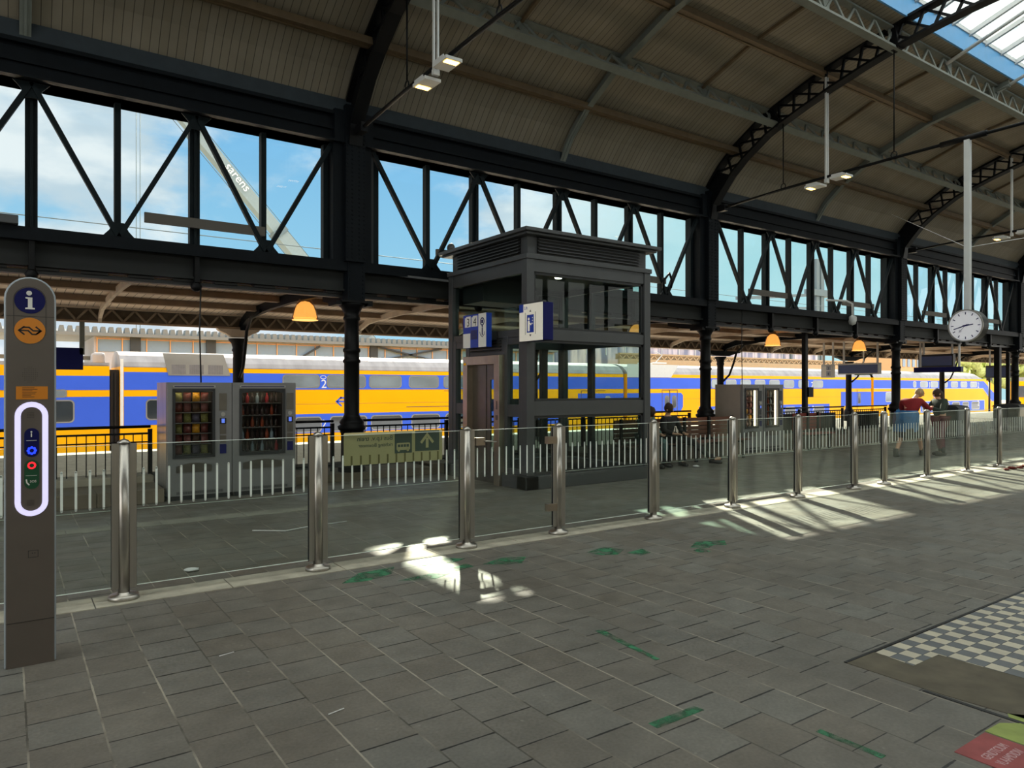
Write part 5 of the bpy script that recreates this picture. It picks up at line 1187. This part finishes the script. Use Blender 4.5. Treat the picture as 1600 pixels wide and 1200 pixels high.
[MB().box(105.2+1.4*k, 105.9+1.4*k, 51.9, 52, 4.6, 5.8).build('window', 'facade_glass', t) for k in range(4)]
# trees
def tree(x, y, h, r, label, seed):
    t = thing('tree', label, 'tree', (x, y, -1.5), 'trees far beyond the tracks'); rnd = random.Random(seed)
    MB().tube([(x, y, -1.5), (x, y, h*.5)], [.35, .22], 8).build('trunk', 'bark', t)
    b = MB()
    for k in range(70):
        a = rnd.uniform(0, 6.28); q = rnd.random()**.5; z = rnd.uniform(-1, 1); rr = r*math.sqrt(max(0, 1-z*z))*q
        b.blob((x+rr*math.cos(a), y+rr*math.sin(a), h*.62+z*h*.38), rnd.uniform(.6, 1.3), k+seed, .3, 7, 5)
    b.build('crown', 'leaf', t)
for k, (x, y, h, r, l) in enumerate(((150, 64, 8, 4.5, 'left one, above the train front'), (160, 62, 7, 4.5, 'middle one beside the hanging display'), (172, 62, 8.5, 5, 'right one near the black posts'))): tree(x, y, h, r, 'light green leafy tree, '+l, k*100)
# crane
t = thing('mobile_crane', 'tall grey telescopic crane boom behind the upper windows', 'crane', (26, 60, -1.5))
def onb(f): return Vector((26, 60, 6.25)).lerp(Vector((8.0, 60, 25.9)), f)
up = Vector((19.65, 0, 18)).normalized()
b = MB(); b.bar(onb(-.2), onb(.42), 1.0, 1.15, up=(0, 1, 0)); b.build('lower_boom', 'crane_grey', t)
b = MB(); b.bar(onb(.42), onb(.78), .9, 1.0, up=(0, 1, 0)); b.build('middle_boom', 'crane_grey', t)
b = MB(); b.bar(onb(.78), onb(1.3), .8, .85, up=(0, 1, 0)); b.build('upper_boom', 'crane_grey', t)
b = MB()
for f in (.0, .42, .78): b.bar(onb(f-.01), onb(f+.01), 1.2, 1.4, up=(0, 1, 0))
for s in (1, -1): b.tube([onb(-.1)+up*.75*s, onb(1.28)+up*.75*s], .03, 5)
b.build('collar', 'crane_dark', t)
bd = (Vector((26, 60, 6.25))-Vector((8.0, 60, 25.9))).normalized()
for f0 in (.60, .93):
    o = onb(f0); pl = Plane((o.x, 59.3, o.z), bd, Vector((-bd.z, 0, bd.x)) if bd.x > 0 else Vector((bd.z, 0, -bd.x)))
    text('sarens', 'lettering', 'white', t, pl, -1.6, -.22, .95, .02)
b = MB(); b.box(24, 34, 58.6, 61.4, -.4, 1.2); b.box(33, 35, 58.6, 61.4, -.4, 1.8); b.box(26, 31, 59, 61, 1.2, 3.2); b.bar((29.3, 60, 2.4), (27, 60, 5.2), 1, 1.2, up=(0, 1, 0)); [b.tube([(x, 58.5, -.9), (x, 61.5, -.9)], .6, 14) for x in (25, 27, 31, 33)]; b.build('carrier', 'crane_dark', t)
b = MB()
for px in (213, 219): x = px2x(px, 60); b.tube([(x, 60, 0), (x, 60, 29)], .03, 5)
tag(b.build('hoist_cable', 'crane_dark', origin=(px2x(216, 60), 60, 0)), 'two thin vertical hoist cables in the left windows', 'cable')
# masts and catenary
for px, zt, w, l in ((1278, 13.8, .85, 'tall grey steel mast behind the windows above the second vending pair'), (1213, 12.0, .25, 'slim catenary mast between the window bars'),):
    x = px2x(px, 45); z0 = -1.5
    t = thing('catenary_mast', l, 'mast', (x, 45, z0), 'catenary masts over the tracks')
    if w > .5:
        b = MB(); b.box(x-.75, x-.15, 44.7, 45.3, z0, 15.6); b.box(x+.15, x+.75, 44.7, 45.3, z0, 15.6); b.build('twin_post', 'crane_dark', t); b = MB(); b.box(x-1.8, x+1.8, 44.5, 45.5, 11.6, 12.3); b.bar((x-14, 45, 10.4), (x, 45, 11.8), .25, .3); b.bar((x-14, 45, 9.6), (x, 45, 10.3), .15, .2); b.build('cross_arm', 'crane_dark', t)
    else: MB().box(x-w/2, x+w/2, 43.2, 43.4, z0, 9.2).build('post', 'crane_dark', t); MB().box(x-2, x+2, 43.25, 43.35, 8.9, 9.02).build('cross_arm', 'crane_dark', t)
b = MB()
for z in (7.3, 8.4): b.tube([(-30, 34, z), (160, 34, z)], .02, 4)
tag(b.build('overhead_wire', 'crane_dark', origin=(60, 34, 7.3)), 'thin overhead line wires above the tracks', 'wire')
t = thing('railway_signal', 'black railway signal head between the trees and the black posts', 'signal', (px2x(1549, 26), 26, -1.5)); x = px2x(1549, 26)
MB().box(x-.2, x+.2, 26, 26.3, 2.2, 3.4).build('head', 'black', t); MB().tube([(x, 26.15, -1.5), (x, 26.15, 2.3)], .08, 8).build('post', 'black', t)
# ================================================================ PEOPLE
def skin_mesh(name, chains, material, parent, sub=1):
    vs = []; es = []; rs = []
    idx = {}
    for ch in chains:
        prev = None
        for key, p, r in ch:
            if key is not None and key in idx: i = idx[key]
            else:
                i = len(vs); vs.append(tuple(p)); rs.append(r)
                if key is not None: idx[key] = i
            if prev is not None: es.append((prev, i))
            prev = i
    me = bpy.data.meshes.new(name); me.from_pydata(vs, es, [])
    o = bpy.data.objects.new(name, me); S.collection.objects.link(o)
    o.modifiers.new('s', 'SKIN')
    if not me.skin_vertices: 
        bpy.context.view_layer.objects.active = o; o.select_set(True); bpy.ops.mesh.customdata_skin_add(); o.select_set(False)
    sv = me.skin_vertices[0].data
    for i, r in enumerate(rs): sv[i].radius = (r, r) if not isinstance(r, tuple) else r; sv[i].use_root = (i == 0)
    m = o.modifiers.new('u', 'SUBSURF'); m.levels = sub; m.render_levels = sub
    dg = bpy.context.evaluated_depsgraph_get(); new = bpy.data.meshes.new_from_object(o.evaluated_get(dg)); bpy.data.objects.remove(o)
    pw = wloc(parent)
    for v in new.vertices: v.co -= pw
    for p in new.polygons: p.use_smooth = True
    new.materials.clear(); new.materials.append(M[material])
    r_ = bpy.data.objects.new(name, new); S.collection.objects.link(r_); r_.parent = parent; return r_
def person(label, loc, yaw, J, top, bottom, hair, boots=True, extra=None, name='person', legs_skin=True, hairlong=.0):
    t = thing('person', label, 'person', loc)
    ca, sa = math.cos(yaw), math.sin(yaw)
    def W(p): f, l, u = p; return Vector((loc[0]+f*ca-l*sa, loc[1]+f*sa+l*ca, loc[2]+u))
    g = {k: W(v) for k, v in J.items()}
    def lerp(a, b, q): return g[a].lerp(g[b], q)
    arms = []; 
    for s in 'lr':
        arms.append([('chest', g['chest'], .12), ('sh'+s, g['sh'+s], .055), ('el'+s, g['el'+s], .038), ('wr'+s, g['wr'+s], .026), (None, g['wr'+s].lerp(g['ha'+s], .5), .034), (None, g['ha'+s], .026)])
    legs = []
    for s in 'lr':
        legs.append([('pel', g['pel'], .13), ('hip'+s, g['hip'+s], .085), (None, lerp('hip'+s, 'kn'+s, .5), .075), ('kn'+s, g['kn'+s], .055), (None, lerp('kn'+s, 'an'+s, .35), .056), ('an'+s, g['an'+s], .036), ('to'+s, g['to'+s], .035)])
    body = [[('pel', g['pel'], .13), ('waist', lerp('pel', 'chest', .45), .115), ('chest', g['chest'], .12), ('neck', g['neck'], .05), (None, g['head'].lerp(g['neck'], .5), .055), ('head', g['head'], (.085, .098))]]+arms+legs
    # fingers: five short chains at each hand
    for s in 'lr':
        d = (g['ha'+s]-g['wr'+s]).normalized(); sd = d.cross(Vector((0, 0, 1)))
        if sd.length < .1: sd = Vector((ca, sa, 0))
        sd.normalize(); cu = d.cross(sd)
    bo = skin_mesh('body', body, 'skin', t)
    fm = []
    for s in 'lr':
        d = (g['ha'+s]-g['wr'+s]).normalized(); sd = d.cross(Vector((0, 0, 1))); sd = sd.normalized() if sd.length > .1 else Vector((ca, sa, 0)); cu = d.cross(sd).normalized()
        b = MB()
        for q, (off, ln) in enumerate(((-.027, .062), (-.009, .074), (.009, .07), (.026, .054))):
            p0 = g['ha'+s]+sd*off; b.tube([p0-d*.02, p0+d*ln*.5+cu*.004, p0+d*ln*.85+cu*.02], [.009, .009, .007], 7)
        p0 = g['wr'+s]+d*.03-sd*.028; b.tube([p0, p0-sd*.03+d*.03, p0-sd*.035+d*.06], [.011, .010, .008], 7)
        b.build('fingers', 'skin', bo)
    # face
    fd = (W(J['look'])-g['head']).normalized(); ud = (g['head']-g['neck']).normalized(); rd = fd.cross(ud).normalized()
    h = g['head']; MB().blob(h+fd*.10-ud*.02, (.014, .014, .022), 0, 0, 8, 5).build('nose', 'skin', bo)
    for s in (-1, 1): MB().blob(h+rd*.085*s-ud*.01, (.014, .02, .03), 0, 0, 8, 5).build('ear', 'skin', bo); MB().blob(h+fd*.088+rd*.033*s+ud*.012, .009, 0, 0, 8, 5).build('eye', 'black', bo)
    b = MB(); b.bar(h+fd*.09-ud*.05-rd*.022, h+fd*.09-ud*.05+rd*.022, .012, .006); b.build('mouth', 'plum_cloth', bo)
    # clothes
    tp = [[('pel', lerp('pel', 'chest', .12), .15), ('waist', lerp('pel', 'chest', .5), .142), ('chest', g['chest'], .15), (None, g['neck'].lerp(g['chest'], .25), .075)]]
    for s in 'lr': tp.append([('chest', g['chest'], .15), ('sh'+s, g['sh'+s], .075), ('el'+s, g['el'+s], .056), (None, g['el'+s].lerp(g['wr'+s], .85), .046)])
    skin_mesh('jacket', tp, top, t)
    if bottom:
        bt = []
        for s in 'lr': bt.append([('pel', g['pel'], .145), ('hip'+s, g['hip'+s], .102), ('m'+s, lerp('hip'+s, 'kn'+s, .5), .092), ('kn'+s, g['kn'+s], .072), (None, g['kn'+s].lerp(g['an'+s], .9), .058)])
        skin_mesh('trousers', bt, bottom, t)
    for s in 'lr':
        b = MB(); a = g['an'+s]; to = g['to'+s]; d = (to-a); d.z = 0; d.normalize()
        b.tube([a+Vector((0, 0, .12)), a+Vector((0, 0, .03)), a-Vector((0, 0, .02))], [.058, .056, .056], 10)
        b.tube([a-d*.07-Vector((0, 0, .045)), a-Vector((0, 0, .03)), a+d*.12-Vector((0, 0, .045)), a+d*.2-Vector((0, 0, .055))], [.036, .05, .045, .028], 10)
        b.build('boot', 'boot', t)
    b = MB(); b.blob(h+ud*.022-fd*.022, (.1, .1, .112), 5, .05, 12, 8)
    if hairlong: b.blob(h-fd*.07-ud*hairlong*.55, (.075, .075, .08+hairlong*.5), 8, .08, 10, 7)
    b.build('hair', hair, t)
    return t, g, W
# walker in skirt, seen from behind, bending to the right towards the companion
J = dict(pel=(0, 0, .90), chest=(.14, -.02, 1.24), neck=(.24, -.05, 1.40), head=(.33, -.12, 1.50), look=(.6, -.6, 1.35),
         shl=(.12, .19, 1.33), shr=(.22, -.20, 1.32), ell=(.22, .25, 1.08), elr=(.42, -.30, 1.12), wrl=(.42, .10, 1.02), wrr=(.62, -.28, 1.16), hal=(.49, .04, 1.02), har=(.70, -.25, 1.19),
         hipl=(-.02, .10, .86), hipr=(.03, -.10, .86), knl=(-.12, .12, .47), knr=(.30, -.12, .47), anl=(-.38, .13, .09), anr=(.42, -.13, .09), tol=(-.22, .14, .03), tor=(.60, -.14, .03))
t, g, W = person('walking person in red top, blue jacket tied at waist, black skirt and boots', (17.45, 8.48, 0), math.radians(4), J, 'red_cloth', None, 'hair_blond')
b = MB(); c0 = g['pel']
def skirt(b, rings, n=18):
    vs = []; fs = []
    for k, (c, rx, ry) in enumerate(rings):
        for i in range(n):
            a = 2*math.pi*i/n; w = 1+.06*math.sin(a*5+k); vs.append((c.x+rx*w*math.cos(a), c.y+ry*w*math.sin(a), c.z))
    for j in range(len(rings)-1):
        for i in range(n): fs.append((j*n+i, j*n+(i+1) % n, (j+1)*n+(i+1) % n, (j+1)*n+i))
    b.add(vs, fs, True)
skirt(b, [(c0+Vector((.02, 0, .10)), .15, .16), (c0+Vector((0, 0, -.05)), .20, .21), (c0+Vector((.02, 0, -.28)), .27, .23), (c0+Vector((.04, 0, -.44)), .30, .24)]); b.build('skirt', 'black_cloth', t)
b = MB(); skirt(b, [(c0+Vector((.03, 0, .20)), .16, .17), (c0+Vector((.0, 0, .12)), .20, .22), (c0+Vector((-.03, .03, -.10)), .22, .26), (c0+Vector((-.05, .05, -.30)), .20, .26)]); b.blob(c0+Vector((.02, .25, -.02)), (.09, .08, .24), 4, .12); b.build('tied_jacket', 'blue_cloth', t)
b = MB(); b.blob(c0+Vector((.0, .30, -.10)), (.10, .07, .26), 9, .12); b.build('tied_sleeve', 'purple_cloth', t)
J2 = dict(pel=(0, 0, .88), chest=(.03, 0, 1.22), neck=(.05, 0, 1.38), head=(.09, 0, 1.49), look=(.6, .1, 1.42),
          shl=(.02, .19, 1.32), shr=(.02, -.19, 1.32), ell=(.16, .26, 1.08), elr=(.16, -.24, 1.08), wrl=(.34, .12, 1.16), wrr=(.34, -.10, 1.16), hal=(.41, .08, 1.2), har=(.41, -.06, 1.2),
          hipl=(0, .10, .84), hipr=(0, -.10, .84), knl=(.05, .11, .46), knr=(-.02, -.11, .46), anl=(.02, .12, .09), anr=(-.10, -.12, .09), tol=(.19, .13, .03), tor=(.07, -.13, .03))
person('person with long brown hair in dark jacket and plum trousers facing the walking person', (18.45, 8.22, 0), math.radians(150), J2, 'green_cloth', 'plum_cloth', 'hair_brown', hairlong=.22)
# seated people on the bench behind the lift
J3 = dict(pel=(-.02, 0, .56), chest=(.06, 0, .88), neck=(.12, 0, 1.03), head=(.19, 0, 1.12), look=(.8, .1, .9),
          shl=(.06, .19, .97), shr=(.06, -.19, .97), ell=(.14, .25, .72), elr=(.14, -.25, .72), wrl=(.34, .14, .66), wrr=(.34, -.14, .66), hal=(.42, .10, .66), har=(.42, -.10, .66),
          hipl=(.02, .10, .55), hipr=(.02, -.10, .55), knl=(.46, .14, .53), knr=(.46, -.14, .53), anl=(.42, .14, .09), anr=(.50, -.14, .09), tol=(.60, .16, .03), tor=(.68, -.16, .03))
person('seated person in pale grey green clothes leaning forward, seen through lift glass', (10.95, 10.72, 0), math.radians(-90), J3, 'teal_cloth', 'teal_cloth', 'hair_brown')
J4 = dict(J3); J4.update(chest=(-.02, 0, .90), neck=(.0, 0, 1.06), head=(.05, 0, 1.18), look=(.8, .2, 1.0), knl=(.45, .28, .50), anl=(.78, .52, .12), tol=(.93, .62, .16))
person('seated person in dark clothes with one leg stretched out, right of the lift corner', (11.65, 10.72, 0), math.radians(-90), J4, 'black_cloth', 'black_cloth', 'hair_brown')
